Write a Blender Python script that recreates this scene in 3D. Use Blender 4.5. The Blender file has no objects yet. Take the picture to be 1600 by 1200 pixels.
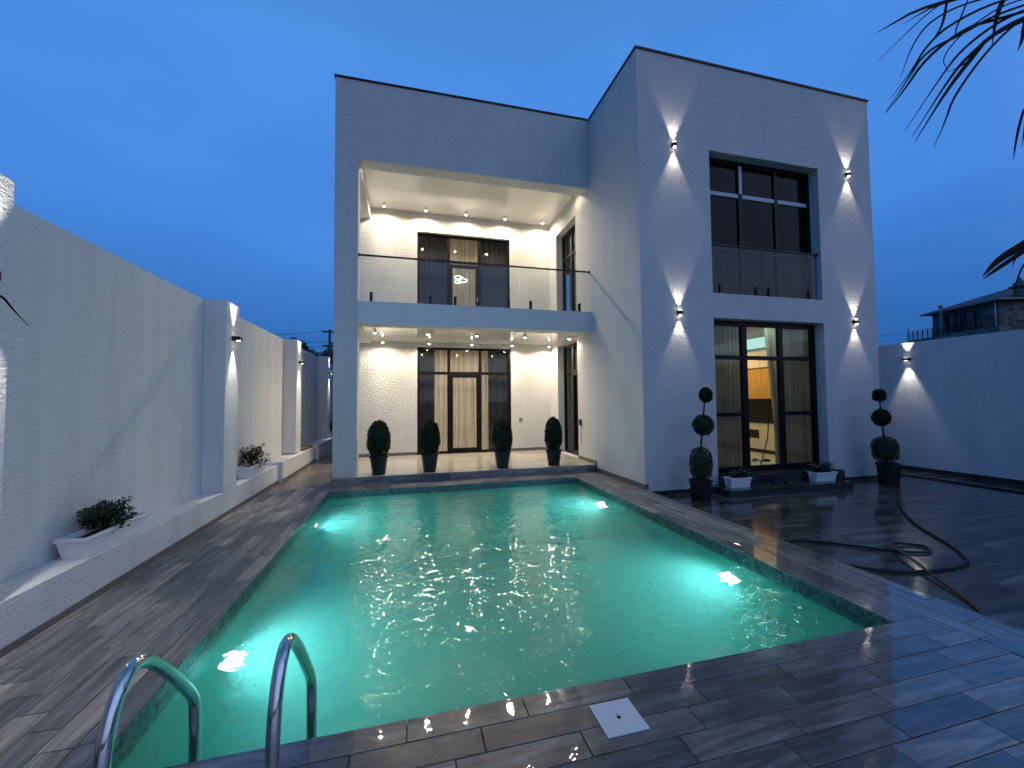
import bpy, math, random
from mathutils import Vector, Matrix, noise
random.seed(7)
R = math.radians
S = bpy.context.scene
COL = S.collection

# ------------------------------------------------------------------ camera
cd = bpy.data.cameras.new('camera'); cam = bpy.data.objects.new('camera', cd); COL.objects.link(cam)
YAW, PITCH, ROLL, FPX = 14.474, 2.298, -0.517, 634.14
cd.sensor_width = 36; cd.lens = FPX / 1600 * 36; cd.clip_start = 0.05; cd.clip_end = 3000
a, p, r = R(YAW), R(PITCH), R(ROLL)
fw = Vector((math.sin(a)*math.cos(p), math.cos(a)*math.cos(p), math.sin(p)))
rt = Vector((math.cos(a), -math.sin(a), 0)); up = rt.cross(fw)
rt2 = rt*math.cos(r) + up*math.sin(r); up2 = -rt*math.sin(r) + up*math.cos(r)
M = Matrix((rt2, up2, -fw)).transposed().to_4x4(); M.translation = Vector((0, 0, 1.6))
cam.matrix_world = M
S.camera = cam
S.render.engine = 'CYCLES'
S.cycles.use_denoising = True
S.cycles.max_bounces = 10; S.cycles.transparent_max_bounces = 12
S.cycles.volume_bounces = 3
S.cycles.sample_clamp_indirect = 12
S.view_settings.view_transform = 'Standard'; S.view_settings.look = 'None'
S.view_settings.exposure = 0; S.view_settings.gamma = 1

# ------------------------------------------------------------------ dusk sky
W = bpy.data.worlds.new('World'); S.world = W; W.use_nodes = True
nt = W.node_tree; nt.nodes.clear()
out = nt.nodes.new('ShaderNodeOutputWorld'); bg = nt.nodes.new('ShaderNodeBackground')
tc = nt.nodes.new('ShaderNodeTexCoord'); sx = nt.nodes.new('ShaderNodeSeparateXYZ'); cr = nt.nodes.new('ShaderNodeValToRGB')
nt.links.new(tc.outputs['Generated'], sx.inputs[0]); nt.links.new(sx.outputs['Z'], cr.inputs[0])
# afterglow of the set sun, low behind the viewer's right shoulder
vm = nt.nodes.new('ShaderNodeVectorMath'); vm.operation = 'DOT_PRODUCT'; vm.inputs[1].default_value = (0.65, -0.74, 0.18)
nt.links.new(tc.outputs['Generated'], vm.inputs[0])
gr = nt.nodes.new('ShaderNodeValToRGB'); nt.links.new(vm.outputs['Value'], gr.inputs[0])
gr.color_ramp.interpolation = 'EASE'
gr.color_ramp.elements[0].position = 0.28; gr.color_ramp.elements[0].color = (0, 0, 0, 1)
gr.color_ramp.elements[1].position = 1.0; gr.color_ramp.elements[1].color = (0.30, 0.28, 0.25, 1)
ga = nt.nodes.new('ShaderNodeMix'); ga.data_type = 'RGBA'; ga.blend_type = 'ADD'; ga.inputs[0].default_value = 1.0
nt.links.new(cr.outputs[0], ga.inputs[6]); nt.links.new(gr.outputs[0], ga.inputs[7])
cn = nt.nodes.new('ShaderNodeTexNoise'); cn.inputs['Scale'].default_value = 1.7; cn.inputs['Detail'].default_value = 5; cn.inputs['Distortion'].default_value = .4
cm = nt.nodes.new('ShaderNodeMapping'); cm.inputs['Scale'].default_value = (1, 1, 2.6)
nt.links.new(tc.outputs['Generated'], cm.inputs[0]); nt.links.new(cm.outputs[0], cn.inputs['Vector'])
cc = nt.nodes.new('ShaderNodeValToRGB'); nt.links.new(cn.outputs['Fac'], cc.inputs[0])
cc.color_ramp.elements[0].position = .3; cc.color_ramp.elements[0].color = (.90, .90, .92, 1)
cc.color_ramp.elements[1].position = .75; cc.color_ramp.elements[1].color = (1.16, 1.12, 1.05, 1)
gm_ = nt.nodes.new('ShaderNodeMix'); gm_.data_type = 'RGBA'; gm_.blend_type = 'MULTIPLY'; gm_.inputs[0].default_value = 1.0
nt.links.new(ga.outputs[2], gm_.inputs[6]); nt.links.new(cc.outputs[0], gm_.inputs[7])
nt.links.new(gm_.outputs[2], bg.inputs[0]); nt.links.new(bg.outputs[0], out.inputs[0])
e = cr.color_ramp.elements
e[0].position = 0.0; e[0].color = (0.021, 0.092, 0.28, 1)
e[1].position = 1.0; e[1].color = (0.034, 0.105, 0.24, 1)
for pos, c in ((0.14, (0.024, 0.112, 0.36, 1)), (0.35, (0.048, 0.190, 0.58, 1)), (0.60, (0.058, 0.215, 0.63, 1)), (0.78, (0.048, 0.17, 0.42, 1))):
    k = e.new(pos); k.color = c
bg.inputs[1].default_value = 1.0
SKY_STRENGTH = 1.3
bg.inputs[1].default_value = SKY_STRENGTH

# lamp powers (W)
P_CEIL, P_SCONCE, P_POOL = 128.0, 32.0, 84.0
WARM = (1.0, 0.86, 0.64); NEUTRAL = (1.0, 0.86, 0.72); COOL = (0.6, 0.93, 1.0)

# ------------------------------------------------------------------ mesh helpers
class MB:
    def __init__(s): s.v = []; s.f = []
    def quad(s, a, b, c, d):
        n = len(s.v); s.v += [a, b, c, d]; s.f.append((n, n+1, n+2, n+3)); return s
    def box(s, x0, x1, y0, y1, z0, z1):
        n = len(s.v)
        s.v += [(x0,y0,z0),(x1,y0,z0),(x1,y1,z0),(x0,y1,z0),(x0,y0,z1),(x1,y0,z1),(x1,y1,z1),(x0,y1,z1)]
        s.f += [tuple(n+i for i in q) for q in ((0,3,2,1),(4,5,6,7),(0,1,5,4),(1,2,6,5),(2,3,7,6),(3,0,4,7))]
        return s
    def lathe(s, prof, c=(0,0,0), n=24, axis=None):
        """prof: list of (radius, height)"""
        b = len(s.v); q = Vector((0,0,1)).rotation_difference(Vector(axis)) if axis else None
        for rr, h in prof:
            for i in range(n):
                t = 2*math.pi*i/n; P = Vector((rr*math.cos(t), rr*math.sin(t), h))
                if q: P = q @ P
                s.v.append((P.x+c[0], P.y+c[1], P.z+c[2]))
        for j in range(len(prof)-1):
            for i in range(n):
                s.f.append((b+j*n+i, b+j*n+(i+1)%n, b+(j+1)*n+(i+1)%n, b+(j+1)*n+i))
        s.f.append(tuple(b+i for i in reversed(range(n)))); s.f.append(tuple(b+(len(prof)-1)*n+i for i in range(n)))
        return s
    def tube(s, pts, rad, n=10):
        pts = [Vector(q) for q in pts]; b = len(s.v); m = len(pts)
        rads = rad if isinstance(rad, (list, tuple)) else [rad]*m
        prev = None
        for i, P in enumerate(pts):
            t = (pts[min(i+1, m-1)] - pts[max(i-1, 0)]).normalized()
            if prev is None:
                u = t.orthogonal().normalized()
            else:
                u = (prev - t*prev.dot(t)).normalized()
            prev = u; w = t.cross(u)
            for k in range(n):
                an = 2*math.pi*k/n; Q = P + (u*math.cos(an) + w*math.sin(an))*rads[i]
                s.v.append(tuple(Q))
        for j in range(m-1):
            for k in range(n):
                s.f.append((b+j*n+k, b+j*n+(k+1)%n, b+(j+1)*n+(k+1)%n, b+(j+1)*n+k))
        s.f.append(tuple(b+k for k in reversed(range(n)))); s.f.append(tuple(b+(m-1)*n+k for k in range(n)))
        return s
    def wall(s, ax, u0, u1, z0, z1, d0, d1, holes=()):
        """wall with rectangular holes; ax 'x': runs along X at y d0..d1; ax 'y': runs along Y at x d0..d1"""
        us = sorted({u0, u1, *[h[0] for h in holes], *[h[1] for h in holes]})
        zs = sorted({z0, z1, *[h[2] for h in holes], *[h[3] for h in holes]})
        def P(u, d, z): return (u, d, z) if ax == 'x' else (d, u, z)
        solid = {}
        for i in range(len(us)-1):
            for j in range(len(zs)-1):
                um = (us[i]+us[i+1])/2; zm = (zs[j]+zs[j+1])/2
                solid[i, j] = not any(h[0] < um < h[1] and h[2] < zm < h[3] for h in holes)
        for (i, j), ok in solid.items():
            if not ok: continue
            a0, a1, b0, b1 = us[i], us[i+1], zs[j], zs[j+1]
            s.quad(P(a0,d0,b0), P(a1,d0,b0), P(a1,d0,b1), P(a0,d0,b1))
            s.quad(P(a0,d1,b0), P(a0,d1,b1), P(a1,d1,b1), P(a1,d1,b0))
            if not solid.get((i-1, j)): s.quad(P(a0,d0,b0), P(a0,d0,b1), P(a0,d1,b1), P(a0,d1,b0))
            if not solid.get((i+1, j)): s.quad(P(a1,d0,b0), P(a1,d1,b0), P(a1,d1,b1), P(a1,d0,b1))
            if not solid.get((i, j-1)): s.quad(P(a0,d0,b0), P(a0,d1,b0), P(a1,d1,b0), P(a1,d0,b0))
            if not solid.get((i, j+1)): s.quad(P(a0,d0,b1), P(a1,d0,b1), P(a1,d1,b1), P(a0,d1,b1))
        return s

WL = {}   # world location of every object made
def tag(o, label=None, cat=None, group=None, kind=None):
    if label: o['label'] = label
    if cat: o['category'] = cat
    if group: o['group'] = group
    if kind: o['kind'] = kind
    return o
def wl(o): return WL.get(o.name, Vector((0, 0, 0)))
def link(o, parent=None, loc=(0,0,0)):
    COL.objects.link(o); loc = Vector(loc)
    if parent is not None:
        o.parent = parent; o.location = loc - wl(parent)
    else: o.location = loc
    WL[o.name] = loc
    return o
def thing(name, loc, label=None, cat=None, group=None, kind=None, parent=None):
    o = bpy.data.objects.new(name, None); o.empty_display_size = .1
    link(o, parent, loc); return tag(o, label, cat, group, kind)
def mesh_of(name, mb, m, org, smooth=False, fix=False):
    me = bpy.data.meshes.new(name)
    me.from_pydata([(v[0]-org.x, v[1]-org.y, v[2]-org.z) for v in mb.v], [], mb.f)
    if m: me.materials.append(m)
    if smooth:
        me.polygons.foreach_set('use_smooth', [True]*len(me.polygons))
        try: me.set_sharp_from_angle(angle=R(40))
        except Exception: pass
    me.update(); return me
def obj(name, mb, m, parent=None, smooth=False, bevel=0, **kw):
    xs = [v[0] for v in mb.v]; ys = [v[1] for v in mb.v]; zs = [v[2] for v in mb.v]
    org = Vector(((min(xs)+max(xs))/2, (min(ys)+max(ys))/2, min(zs)))
    o = bpy.data.objects.new(name, mesh_of(name, mb, m, org, smooth)); link(o, parent, org)
    if bevel:
        b = o.modifiers.new('bevel', 'BEVEL'); b.width = bevel; b.segments = 2; b.limit_method = 'ANGLE'
    return tag(o, **kw)
def shared(name, me, loc, parent=None, scale=None, rot=None, **kw):
    o = bpy.data.objects.new(name, me); link(o, parent, loc)
    if scale: o.scale = scale
    if rot is not None: o.rotation_euler = (0, 0, rot)
    return tag(o, **kw)

# ------------------------------------------------------------------ material helpers
def mat(name, col=(.5,.5,.5), rough=.5, metal=0.0, **kw):
    m = bpy.data.materials.new(name); m.use_nodes = True
    b = m.node_tree.nodes['Principled BSDF']
    b.inputs['Base Color'].default_value = (*col, 1); b.inputs['Roughness'].default_value = rough
    b.inputs['Metallic'].default_value = metal
    for k, v in kw.items():
        b.inputs[k.replace('_', ' ')].default_value = v
    return m
class N:
    def __init__(s, m): s.m = m; s.t = m.node_tree; s.b = s.t.nodes.get('Principled BSDF')
    def new(s, ty, **kw):
        n = s.t.nodes.new(ty)
        for k, v in kw.items():
            if hasattr(n, k): setattr(n, k, v)
            else: n.inputs[k.replace('_', ' ')].default_value = v
        return n
    def l(s, a, b): s.t.links.new(a, b); return s
    def pos(s, scale=(1,1,1), obj=False, rnd=False):
        mp = s.new('ShaderNodeMapping'); mp.inputs['Scale'].default_value = scale
        if obj: s.l(s.new('ShaderNodeTexCoord').outputs['Object'], mp.inputs[0])
        else: s.l(s.new('ShaderNodeNewGeometry').outputs['Position'], mp.inputs[0])
        if rnd:
            oi = s.new('ShaderNodeObjectInfo'); mu = s.new('ShaderNodeMath', operation='MULTIPLY'); mu.inputs[1].default_value = 37
            cb = s.new('ShaderNodeCombineXYZ')
            s.l(oi.outputs['Random'], mu.inputs[0])
            for i in range(3): s.l(mu.outputs[0], cb.inputs[i])
            s.l(cb.outputs[0], mp.inputs['Location'])
        return mp.outputs[0]
    def noise(s, vec, scale, detail=3, rough=.5, dist=0):
        n = s.new('ShaderNodeTexNoise'); s.l(vec, n.inputs['Vector'])
        n.inputs['Scale'].default_value = scale; n.inputs['Detail'].default_value = detail
        n.inputs['Roughness'].default_value = rough; n.inputs['Distortion'].default_value = dist
        return n.outputs['Fac']
    def ramp(s, f, stops):
        c = s.new('ShaderNodeValToRGB'); s.l(f, c.inputs[0]); e = c.color_ramp.elements
        while len(e) < len(stops): e.new(.5)
        for k, (ps, cl) in zip(e, stops):
            k.position = ps; k.color = (*cl, 1) if isinstance(cl, tuple) else (cl, cl, cl, 1)
        return c.outputs[0]
    def math(s, op, a, b=None):
        n = s.new('ShaderNodeMath', operation=op)
        for i, x in enumerate((a, b)):
            if x is None: continue
            if isinstance(x, (int, float)): n.inputs[i].default_value = x
            else: s.l(x, n.inputs[i])
        return n.outputs[0]
    def mixc(s, f, a, b, blend='MIX'):
        n = s.new('ShaderNodeMix', data_type='RGBA', blend_type=blend)
        for sock, x in ((n.inputs[0], f), (n.inputs[6], a), (n.inputs[7], b)):
            if isinstance(x, (int, float)): sock.default_value = x
            elif isinstance(x, tuple): sock.default_value = (*x, 1)
            else: s.l(x, sock)
        return n.outputs[2]
    def bump(s, h, dist, strength=1.0, prev=None):
        b = s.new('ShaderNodeBump'); b.inputs['Distance'].default_value = dist; b.inputs['Strength'].default_value = strength
        s.l(h, b.inputs['Height'])
        if prev is not None: s.l(prev, b.inputs['Normal'])
        s.l(b.outputs[0], s.b.inputs['Normal']); return b.outputs[0]

def plaster(name, col, hscale=(1,1,1), sc=34, dist=.012, dirt=.06):
    m = mat(name, col, .85); n = N(m)
    v = n.pos(hscale)
    h1 = n.noise(v, sc, 3, .55, .6); h2 = n.noise(v, sc*3.1, 2, .6)
    h1r = n.ramp(h1, [(.35, 0.0), (.68, 1.0)])
    h = n.math('ADD', h1r, n.math('MULTIPLY', h2, .45))
    n.bump(h, dist)
    st = n.noise(n.pos((2.6, 2.6, .3)), 1.1, 5, .62)
    c = n.mixc(n.ramp(st, [(.35, 1.0), (.7, 0.0)]), col, tuple(x*(1-dirt) for x in col))
    n.l(c, n.b.inputs['Base Color']); return m
M_PLASTER = plaster('house plaster', (.73,.73,.72), (1,1,2.2), 26, .015)
M_ROUGHPL = plaster('rough brushed plaster', (.74,.73,.71), (.85,.85,2.0), 21, .019)
M_WALLPL = plaster('garden wall plaster', (.68,.69,.69), (1,1,1.5), 32, .0045, .14)
M_SMOOTH = plaster('smooth plaster', (.66,.66,.64), (1,1,1), 60, .0015, .03)
M_CEIL = mat('stretch ceiling', (.84,.82,.78), .16, Coat_Weight=.3, Coat_Roughness=.08)
n_ = N(M_CEIL); n_.bump(n_.noise(n_.pos(), 1.3, 2), .03, .5)

def plank_mat(name, wet):
    m = mat(name, (.15,.14,.135), .4); n = N(m)
    v = n.pos((1.9, 21, 21), obj=True, rnd=True)
    g = n.noise(v, 1.0, 7, .70, .7)
    v2 = n.pos((.9, 3.2, 3.2), obj=True, rnd=True)
    g2 = n.noise(v2, 2.2, 3, .6, .6)
    col = n.ramp(g, [(.30, (.062,.060,.060)), (.5, (.165,.160,.156)), (.72, (.36,.35,.34))])
    oi = n.new('ShaderNodeObjectInfo')
    rr = n.ramp(oi.outputs['Random'], [(0, .62), (.5, .95), (1, 1.45)])
    c = n.mixc(1.0, col, rr, 'MULTIPLY')
    c = n.mixc(n.math('MULTIPLY', n.ramp(g2, [(.42, 0.0), (.68, 1.0)]), .45), c, (.055,.05,.05))
    warm = n.ramp(oi.outputs['Random'], [(0, (.9,.97,1.1)), (.55, (1,1,1)), (1, (1.12,1.02,.9))])
    c = n.mixc(.8, c, warm, 'MULTIPLY')
    if wet: c = n.mixc(1.0, c, (.68,.69,.71), 'MULTIPLY')
    n.l(c, n.b.inputs['Base Color'])
    w = n.noise(n.pos(), 2.1 if wet else 1.3, 4, .6, .5)
    rg = n.ramp(w, [(.36, .22 if wet else .26), (.62, .4 if wet else .5)])
    n.l(rg, n.b.inputs['Roughness'])
    hh = n.math('ADD', n.math('MULTIPLY', g, .5), n.math('MULTIPLY', n.noise(n.pos(), 46, 2), .5))
    n.bump(hh, .0016 if wet else .002, .7)
    if wet:
        n.b.inputs['Coat Weight'].default_value = .9; n.b.inputs['Specular IOR Level'].default_value = .2; n.b.inputs['Coat Roughness'].default_value = .015
        cb = n.new('ShaderNodeBump'); cb.inputs['Distance'].default_value = .0015; cb.inputs['Strength'].default_value = .5
        n.l(n.noise(n.pos(), 9, 3, .6), cb.inputs['Height']); n.l(cb.outputs[0], n.b.inputs['Coat Normal'])
    return m
M_PLANK = plank_mat('wood look tile', False)
M_PLANKW = plank_mat('wet wood look tile', True)
M_GROUT = mat('dark grout', (.035,.034,.035), .7)
def slab_mat(name, c0, c1, c2, ro0, ro1, stretch=(.5, 4, 1)):
    m = mat(name, c1, .2); n = N(m)
    g = n.noise(n.pos(stretch, obj=True, rnd=True), 1.3, 6, .6, 1.2)
    n.l(n.ramp(g, [(.3, c0), (.5, c1), (.72, c2)]), n.b.inputs['Base Color'])
    n.l(n.ramp(n.noise(n.pos(), 1.1, 4, .6), [(.35, ro0), (.68, ro1)]), n.b.inputs['Roughness'])
    n.bump(n.noise(n.pos(), 5, 3), .004, .35)
    return m
M_YARD = slab_mat('wet dark stone tile', (.020,.021,.023), (.045,.046,.050), (.15,.15,.155), .05, .2)
M_TERR = slab_mat('polished beige tile', (.36,.32,.26), (.50,.46,.39), (.62,.58,.50), .05, .13)
M_ALLEY = slab_mat('alley tile', (.10,.085,.07), (.16,.14,.12), (.22,.19,.16), .15, .35)
M_STEP = slab_mat('black granite', (.018,.019,.022), (.03,.031,.036), (.05,.05,.056), .08, .18)
M_SKIRT = mat('grey skirting tile', (.12,.115,.11), .4)
M_FRAME = mat('dark brown aluminium', (.005,.004,.0035), .4, .0, Specular_IOR_Level=.2)
M_BLACK = mat('black metal', (.012,.012,.013), .3, .5)
M_PALEBAR = mat('pale grey glazing bar', (.42,.45,.5), .5)
M_CAP = mat('dark roof flashing', (.02,.02,.022), .45, .6)
M_STEEL = mat('polished stainless steel', (.62,.63,.64), .08, 1.0)
n_ = N(M_STEEL); n_.l(n_.ramp(n_.noise(n_.pos((1,1,1)), 24, 4), [(.4, .06), (.7, .2)]), n_.b.inputs['Roughness'])
M_WPLAST = mat('white plastic', (.72,.72,.74), .4)
M_POT = mat('black plant pot', (.013,.014,.016), .4, Specular_IOR_Level=.3)
M_SOIL = mat('potting soil', (.03,.02,.014), .95)
M_RUBBER = mat('black rubber hose', (.010,.010,.012), .4, Specular_IOR_Level=.25)
M_COVER = mat('white skimmer lid', (.62,.63,.66), .45)
M_BARK = mat('bark', (.07,.05,.035), .9)
def leaf_mat(name, c0, c1, sc=30):
    m = mat(name, c0, .55); n = N(m)
    n.l(n.ramp(n.noise(n.pos(), sc, 2), [(.35, c0), (.7, c1)]), n.b.inputs['Base Color']); return m
M_CONIFER = leaf_mat('clipped conifer leaves', (.007,.018,.005), (.022,.05,.012))
M_TOPI = leaf_mat('topiary leaves', (.009,.024,.006), (.028,.06,.015))
M_PLANT = leaf_mat('petunia leaves', (.015,.03,.012), (.05,.07,.03))
M_PETAL = mat('pale petals', (.5,.45,.48), .6); M_PETALD = mat('dark red petals', (.09,.03,.04), .6)
M_PALM = mat('palm leaf', (.006,.010,.005), .8, Specular_IOR_Level=.1); M_FARTREE = leaf_mat('far tree leaves', (.006,.014,.008), (.02,.035,.015), 4)
M_TRUNK = mat('palm trunk', (.06,.045,.03), .9)

def glass(name, tint=(.9,.93,.93), refl=1.0):
    m = bpy.data.materials.new(name); m.use_nodes = True; t = m.node_tree; t.nodes.clear()
    o = t.nodes.new('ShaderNodeOutputMaterial'); mx = t.nodes.new('ShaderNodeMixShader')
    tr = t.nodes.new('ShaderNodeBsdfTransparent'); gl = t.nodes.new('ShaderNodeBsdfGlossy'); fr = t.nodes.new('ShaderNodeFresnel')
    tr.inputs[0].default_value = (*tint, 1); gl.inputs['Roughness'].default_value = .01
    mu = t.nodes.new('ShaderNodeMath'); mu.operation = 'MULTIPLY'; mu.inputs[1].default_value = refl; mu.use_clamp = True
    fr.inputs[0].default_value = 1.52
    ge = t.nodes.new('ShaderNodeNewGeometry'); bf = t.nodes.new('ShaderNodeMath'); bf.operation = 'SUBTRACT'; bf.inputs[0].default_value = 1
    m3 = t.nodes.new('ShaderNodeMath'); m3.operation = 'MULTIPLY'     # only the outer face reflects
    t.links.new(ge.outputs['Backfacing'], bf.inputs[1]); t.links.new(fr.outputs[0], mu.inputs[0])
    t.links.new(mu.outputs[0], m3.inputs[0]); t.links.new(bf.outputs[0], m3.inputs[1]); t.links.new(m3.outputs[0], mx.inputs[0])
    t.links.new(tr.outputs[0], mx.inputs[1]); t.links.new(gl.outputs[0], mx.inputs[2]); t.links.new(mx.outputs[0], o.inputs[0])
    return m
M_GLASS = glass('window glass', (.88,.91,.91), 1.3)
M_RAILGLASS = glass('railing glass', (.90,.93,.93), .8)
def emit(name, col, st):
    m = bpy.data.materials.new(name); m.use_nodes = True; t = m.node_tree; t.nodes.clear()
    o = t.nodes.new('ShaderNodeOutputMaterial'); em = t.nodes.new('ShaderNodeEmission')
    em.inputs[0].default_value = (*col, 1); em.inputs[1].default_value = st; t.links.new(em.outputs[0], o.inputs[0]); return m
M_LENS = emit('warm lit lens', (1, .87, .66), 45)
M_LENSW = emit('white lit lens', (1, .9, .75), 10)
M_POOLLENS = emit('pool lamp lens', (.8, 1, 1), 18)
M_COVE = emit('cove light strip', (.62, 1.0, .82), 1.0)
def cloth(name, col, trans=.5, alpha=0.0):
    m = bpy.data.materials.new(name); m.use_nodes = True; t = m.node_tree; t.nodes.clear()
    o = t.nodes.new('ShaderNodeOutputMaterial'); mx = t.nodes.new('ShaderNodeMixShader'); mx.inputs[0].default_value = trans
    d = t.nodes.new('ShaderNodeBsdfDiffuse'); tl = t.nodes.new('ShaderNodeBsdfTranslucent')
    d.inputs[0].default_value = (*col, 1); tl.inputs[0].default_value = (*col, 1)
    t.links.new(d.outputs[0], mx.inputs[1]); t.links.new(tl.outputs[0], mx.inputs[2])
    m2 = t.nodes.new('ShaderNodeMixShader'); m2.inputs[0].default_value = alpha; tp = t.nodes.new('ShaderNodeBsdfTransparent')
    t.links.new(mx.outputs[0], m2.inputs[1]); t.links.new(tp.outputs[0], m2.inputs[2]); t.links.new(m2.outputs[0], o.inputs[0])
    return m
def fold_shade(m):  # paints the shade of doubled folds into the cloth colour as upright streaks
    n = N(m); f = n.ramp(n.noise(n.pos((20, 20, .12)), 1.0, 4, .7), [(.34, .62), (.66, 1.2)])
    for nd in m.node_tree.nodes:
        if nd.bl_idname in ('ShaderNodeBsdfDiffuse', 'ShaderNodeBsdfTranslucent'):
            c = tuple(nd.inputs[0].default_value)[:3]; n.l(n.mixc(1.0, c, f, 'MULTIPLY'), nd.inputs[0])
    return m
M_SHEER = cloth('cream sheer curtain', (.62,.55,.45), .6, .12)
M_SHEERD = cloth('grey sheer curtain', (.13,.14,.125), .5, .05)
fold_shade(M_SHEER); fold_shade(M_SHEERD)
M_DRAPE = cloth('charcoal drape', (.045,.045,.05), .1, 0)

# ------------------------------------------------------------------ ground and plot
g = MB()
for x0, x1, y0, y1 in ((-600,-3.2,-600,600), (11.7,600,-600,600), (-3.2,11.7,-600,-6), (-3.2,11.7,26,600)):
    g.quad((x0,y0,-.2),(x1,y0,-.2),(x1,y1,-.2),(x0,y1,-.2))
obj('ground', g, mat('dark earth', (.05,.045,.035), .95), kind='structure')

PX0, PX1, PY0, PY1 = -1.35, 3.36, 2.18, 7.86      # pool opening
POOLZ = -1.55; WATERZ = -.097
# deck bed (grout colour) round the pool
g = MB()
for x0, x1, y0, y1 in ((-2.78,PX0-.02,-4,8.36), (PX1+.02,4.07,-4,8.36), (PX0-.02,PX1+.02,-4,PY0-.02), (PX0-.02,PX1+.02,PY1+.02,8.36)):
    g.box(x0, x1, y0, y1, -.4, -.012)
deck = obj('pool_deck', g, M_GROUT, kind='structure')
# planks: 0.15 x 0.60 m wood look tiles
def box_mesh(name, lx, ly, lz, m, b=.0015):
    mb = MB(); x, y = lx/2, ly/2
    mb.v = [(-x,-y,0),(x,-y,0),(x,y,0),(-x,y,0),(-x,-y,lz-b),(x,-y,lz-b),(x,y,lz-b),(-x,y,lz-b),(-x+b,-y+b,lz),(x-b,-y+b,lz),(x-b,y-b,lz),(-x+b,y-b,lz)]
    mb.f = [(0,1,5,4),(1,2,6,5),(2,3,7,6),(3,0,4,7),(4,5,9,8),(5,6,10,9),(6,7,11,10),(7,4,8,11),(8,9,10,11)]
    me = bpy.data.meshes.new(name); me.from_pydata(mb.v, [], mb.f); me.materials.append(m); me.update(); return me
PL, PW, GAP = .6, .148, .005
cut = {}
def plank(x0, x1, y0, y1, wet, parent=None):
    alongx = (x1-x0) > (y1-y0) if abs((x1-x0)-(y1-y0)) > .02 else False
    L, Wd = (x1-x0, y1-y0) if alongx else (y1-y0, x1-x0)
    key = (round(L, 2), round(Wd, 2), wet)
    if key not in cut: cut[key] = box_mesh('plank', L-GAP, Wd-GAP, .012, M_PLANKW if wet else M_PLANK)
    shared('plank', cut[key], ((x0+x1)/2, (y0+y1)/2, -.012 + random.uniform(-.0006, .0006)), parent or deck, rot=0 if alongx else math.pi/2)
fill = MB()
def fillplank(x0, x1, y0, y1): fill.box(x0+GAP/2, x1-GAP/2, y0+GAP/2, y1-GAP/2, -.012, 0)
# near deck, rows along X
NX1 = 3.66
for k in range(14):
    y1 = PY0 - k*PW + .002; y0 = y1-PW
    j0 = 1.80 - .15*(k % 4) if k else 1.80
    off = [1.80, 1.55, 1.41, 1.25, 1.70, 1.55, 1.40, 1.22][k % 8]
    x = off - 12*PL
    while x < NX1:
        a0, a1 = max(x, -2.5 if k > 5 else PX0-0.0), min(x+PL, NX1)
        if k <= 5: a0 = max(x, -1.20)
        if a1-a0 > .05:
            if k < 9 and a1 > -1.6: plank(a0, a1, y0, y1, True)
            else: fillplank(a0, a1, y0, y1)
        x += PL
yn = PY0 - 14*PW
for k in range(28):
    for j in range(12):
        fillplank(-2.78+j*.571, -2.78+(j+1)*.571, yn-(k+1)*PW, yn-k*PW)
# left strip, rows along Y
lx = [-1.35-.15*i for i in range(8)] + [-2.5]
for i in range(8):
    x1, x0 = lx[i], lx[i+1]
    y = 3.02 + .15*i - 6*PL + (0 if i % 2 else .6)
    y = {0:3.02,1:3.61,2:3.17,3:3.32,4:3.49,5:3.65,6:3.80,7:3.35}[i] - 6*PL
    while y < 8.36:
        a0, a1 = max(y, PY0-6*PW+.002 if True else 0), min(y+PL, 8.36)
        if a1-a0 > .04: plank(x0, x1, a0, a1, False)
        y += PL
# narrow column that meets the near rows at the pool corner
y = 2.18-6*PW
while y < PY0-.02:
    plank(-1.35, -1.20, y, min(y+PL, PY0+.002), True); y += PL
# right strip
rx = [PX1, 3.51, 3.66, 3.81, 3.96, 4.07]
for i in range(5):
    x0, x1 = rx[i], rx[i+1]; y = [2.7, 2.0, 2.5, 2.05, 2.35][i] - 6*PL
    while y < 8.36:
        lo = PY0+.002 if i < 2 else .6
        a0, a1 = max(y, lo), min(y+PL, 8.36)
        if a1-a0 > .04: plank(x0, x1, a0, a1, a1 < 4.2)
        y += PL
for i in (2, 3, 4):
    fillplank(rx[i], rx[i+1], yn+.0, .6)
# far strip between pool and terrace
for k in range(3):
    y0 = PY1 + k*.167; x = PX0 - [.2, .4, .05][k]
    while x < PX1:
        a0, a1 = max(x, PX0), min(x+PL, PX1)
        if a1-a0 > .04: plank(a0, a1, y0, y0+.167, False)
        x += PL
obj('plank_field', fill, M_PLANKW, deck, kind='stuff')
# deck edge towards the lower yard
obj('edge_tile', MB().box(4.0702, 4.082, -4, 6.465, -.13, -.001), M_SKIRT, deck)

# pool shell
M_MOSAIC = mat('turquoise mosaic', (.16,.50,.44), .25); n_ = N(M_MOSAIC)
br = n_.new('ShaderNodeTexBrick'); br.offset = 0; n_.l(n_.pos((1,1,1)), br.inputs['Vector'])
for k, v in (('Scale', 1.0), ('Brick Width', .03), ('Row Height', .03), ('Mortar Size', .0022)): br.inputs[k].default_value = v
br.inputs['Color1'].default_value = (.12,.46,.38,1); br.inputs['Color2'].default_value = (.09,.40,.33,1); br.inputs['Mortar'].default_value = (.26,.52,.46,1)
n_.l(br.outputs[0], n_.b.inputs['Base Color'])
s_ = MB(); t_ = .16
s_.box(PX0-t_, PX1+t_, PY0-t_, PY1+t_, POOLZ-.2, POOLZ)
s_.box(PX0-t_, PX0-.006, PY0-t_, PY1+t_, POOLZ, -.4); s_.box(PX1+.006, PX1+t_, PY0-t_, PY1+t_, POOLZ, -.4)
s_.box(PX0-.006, PX1+.006, PY0-t_, PY0-.006, POOLZ, -.4); s_.box(PX0-.006, PX1+.006, PY1+.006, PY1+t_, POOLZ, -.4)
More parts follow.
